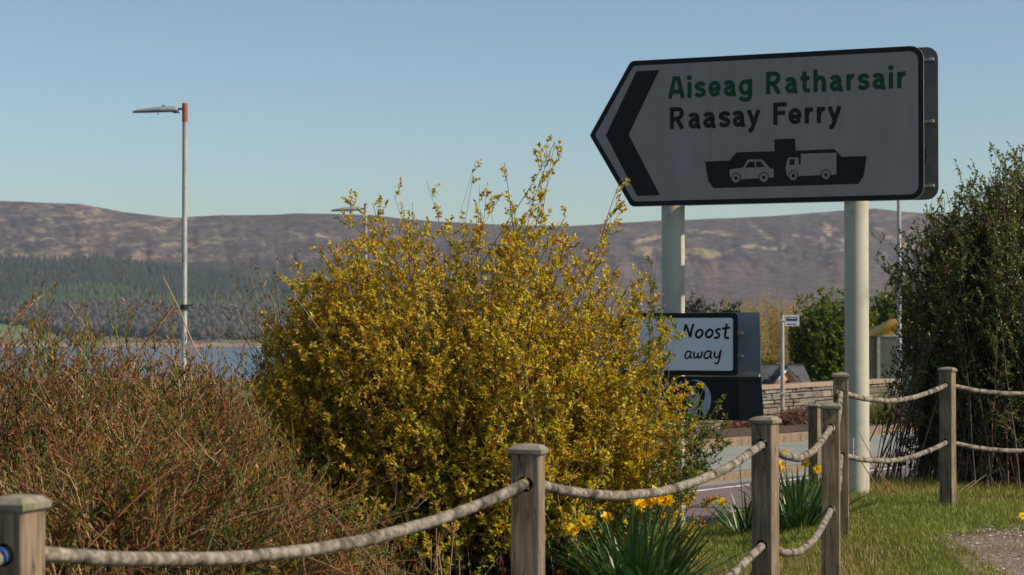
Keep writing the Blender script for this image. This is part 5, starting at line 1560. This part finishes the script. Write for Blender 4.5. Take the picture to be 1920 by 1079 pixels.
leafy('pine_tree', 'dark pine crown above the shop sign, right of its twin', 'tree', 1362, 84, -1.6, [(1330, 640), (1338, 585), (1350, 566), (1372, 558), (1388, 568), (1398, 610)], 260, 1.0, [(.02, .04, .02), (.035, .055, .022), (.05, .075, .025)], [3, 3, 1], (.2, .07), seed=64, mat='darkleaf')
leafy('pine_tree', 'dark pine crown peeping out left of the left sign post', 'tree', 1225, 84, -1.6, [(1195, 640), (1205, 590), (1222, 568), (1240, 575), (1256, 620)], 100, 1.0, [(.02, .04, .02), (.035, .055, .022), (.05, .075, .025)], [3, 3, 1], (.12, .04), seed=65, mat='darkleaf')
leafy('holly_bush', 'small dark bush right of the shop sign before the willows', 'bush', 1428, 108, -2.6, [(1415, 720), (1422, 665), (1435, 650), (1452, 662), (1470, 720)], 80, .8, GG, [4, 2, 1, 3], (.14, .08), seed=66, tl=(.25, .5))
WP = [(.46, .37, .13), (.55, .43, .19), (.34, .28, .10)]
for k, (a, b, tp, lab) in enumerate([(1330, 1440, 560, 'pale yellow willow scrub behind the shop sign, its left part'), (1390, 1500, 548, 'pale yellow twiggy willow scrub above the grey sign back'), (1450, 1570, 556, 'pale yellow willow scrub behind the bus stop flag'), (1240, 1360, 572, 'thin pale willow scrub behind the dark pines')]):
    leafy('willow_scrub', lab, 'shrub', (a + b) / 2, 116 + 2 * k, -2.9, [(a, tp + 50), (a + 15, tp + 10), ((a + b) / 2 - 20, tp), ((a + b) / 2 + 20, tp + 4), (b - 12, tp + 12), (b, tp + 50)], 620, 2.0, WP, [3, 2, 2], (.14, .04), twigs=8, lpt=5, stem=.017, tl=(.3, .9), seed=70 + k, stem_cols=((.46, .35, .18), (.36, .27, .13)), group='willow scrub', bow=.85, wob=.06, t0=.3)
# heather like low shrubs in the bed
for k, (px, d, w_, top, lab) in enumerate([(1512, 36.0, 130, 766, 'low brown leafless shrub at the foot of the bus stop pole'), (1402, 34.5, 70, 786, 'small brown shrub left of the capped post below the signs'), (1672, 38, 110, 762, 'low reddish brown shrub beside the thick sign post'), (1750, 39, 100, 764, 'low reddish brown shrub below the slim lamp post')]):
    leafy('heather_shrub', lab, 'shrub', px, d, -.28, [(px - w_ / 2, top + 40), (px - w_ / 3, top + 8), (px, top), (px + w_ / 3, top + 6), (px + w_ / 2, top + 40)], 420, .5, [(.26, .13, .09), (.20, .11, .07), (.34, .20, .14), (.14, .11, .05)], [3, 3, 2, 1], (.055, .018), twigs=8, lpt=4, stem=.006, tl=(.08, .2), seed=80 + k, stem_cols=((.20, .11, .08), (.28, .18, .13)), group='brown shrubs of the bed', wob=.04, bow=.4)
# ornamental grass
r9 = np.random.default_rng(91)
gx_ = (1652 - 960) / F * 37; n = 260
P0 = np.stack([r9.normal(0, .08, n), r9.normal(0, .08, n), np.zeros(n)], -1) + np.array([gx_, 37, -.4])
o = blades('tussock_grass', 'tall yellow green tussock of arching grass behind the right sign post', 'ornamental grass', P0, r9.uniform(.5, 1.35, n), np.full(n, .012), .42, pick([(.26, .26, .06), (.34, .27, .10), (.14, .18, .04)], [3, 2, 2], n, r9, .2), r9, K=6)

# ------------------------------------------------------------------ haze
hz = link('haze', box_mesh('haze', -7400, -1200, SEA - 14, 7400, 7900, 460), None)
hm = bpy.data.materials.new('haze_air'); hm.use_nodes = True
hn = hm.node_tree.nodes; hn.remove(hn["Principled BSDF"])
pv = hn.new("ShaderNodeVolumePrincipled")
pv.inputs['Color'].default_value = (0.80, 0.88, 1.0, 1)
pv.inputs['Density'].default_value = 0.000055
pv.inputs['Anisotropy'].default_value = 0.2
hm.node_tree.links.new(pv.outputs[0], hn["Material Output"].inputs['Volume'])
hz.data.materials.append(hm)
tagit(hz, 'pale blue haze in the air over the loch and hills', 'haze', kind='stuff')
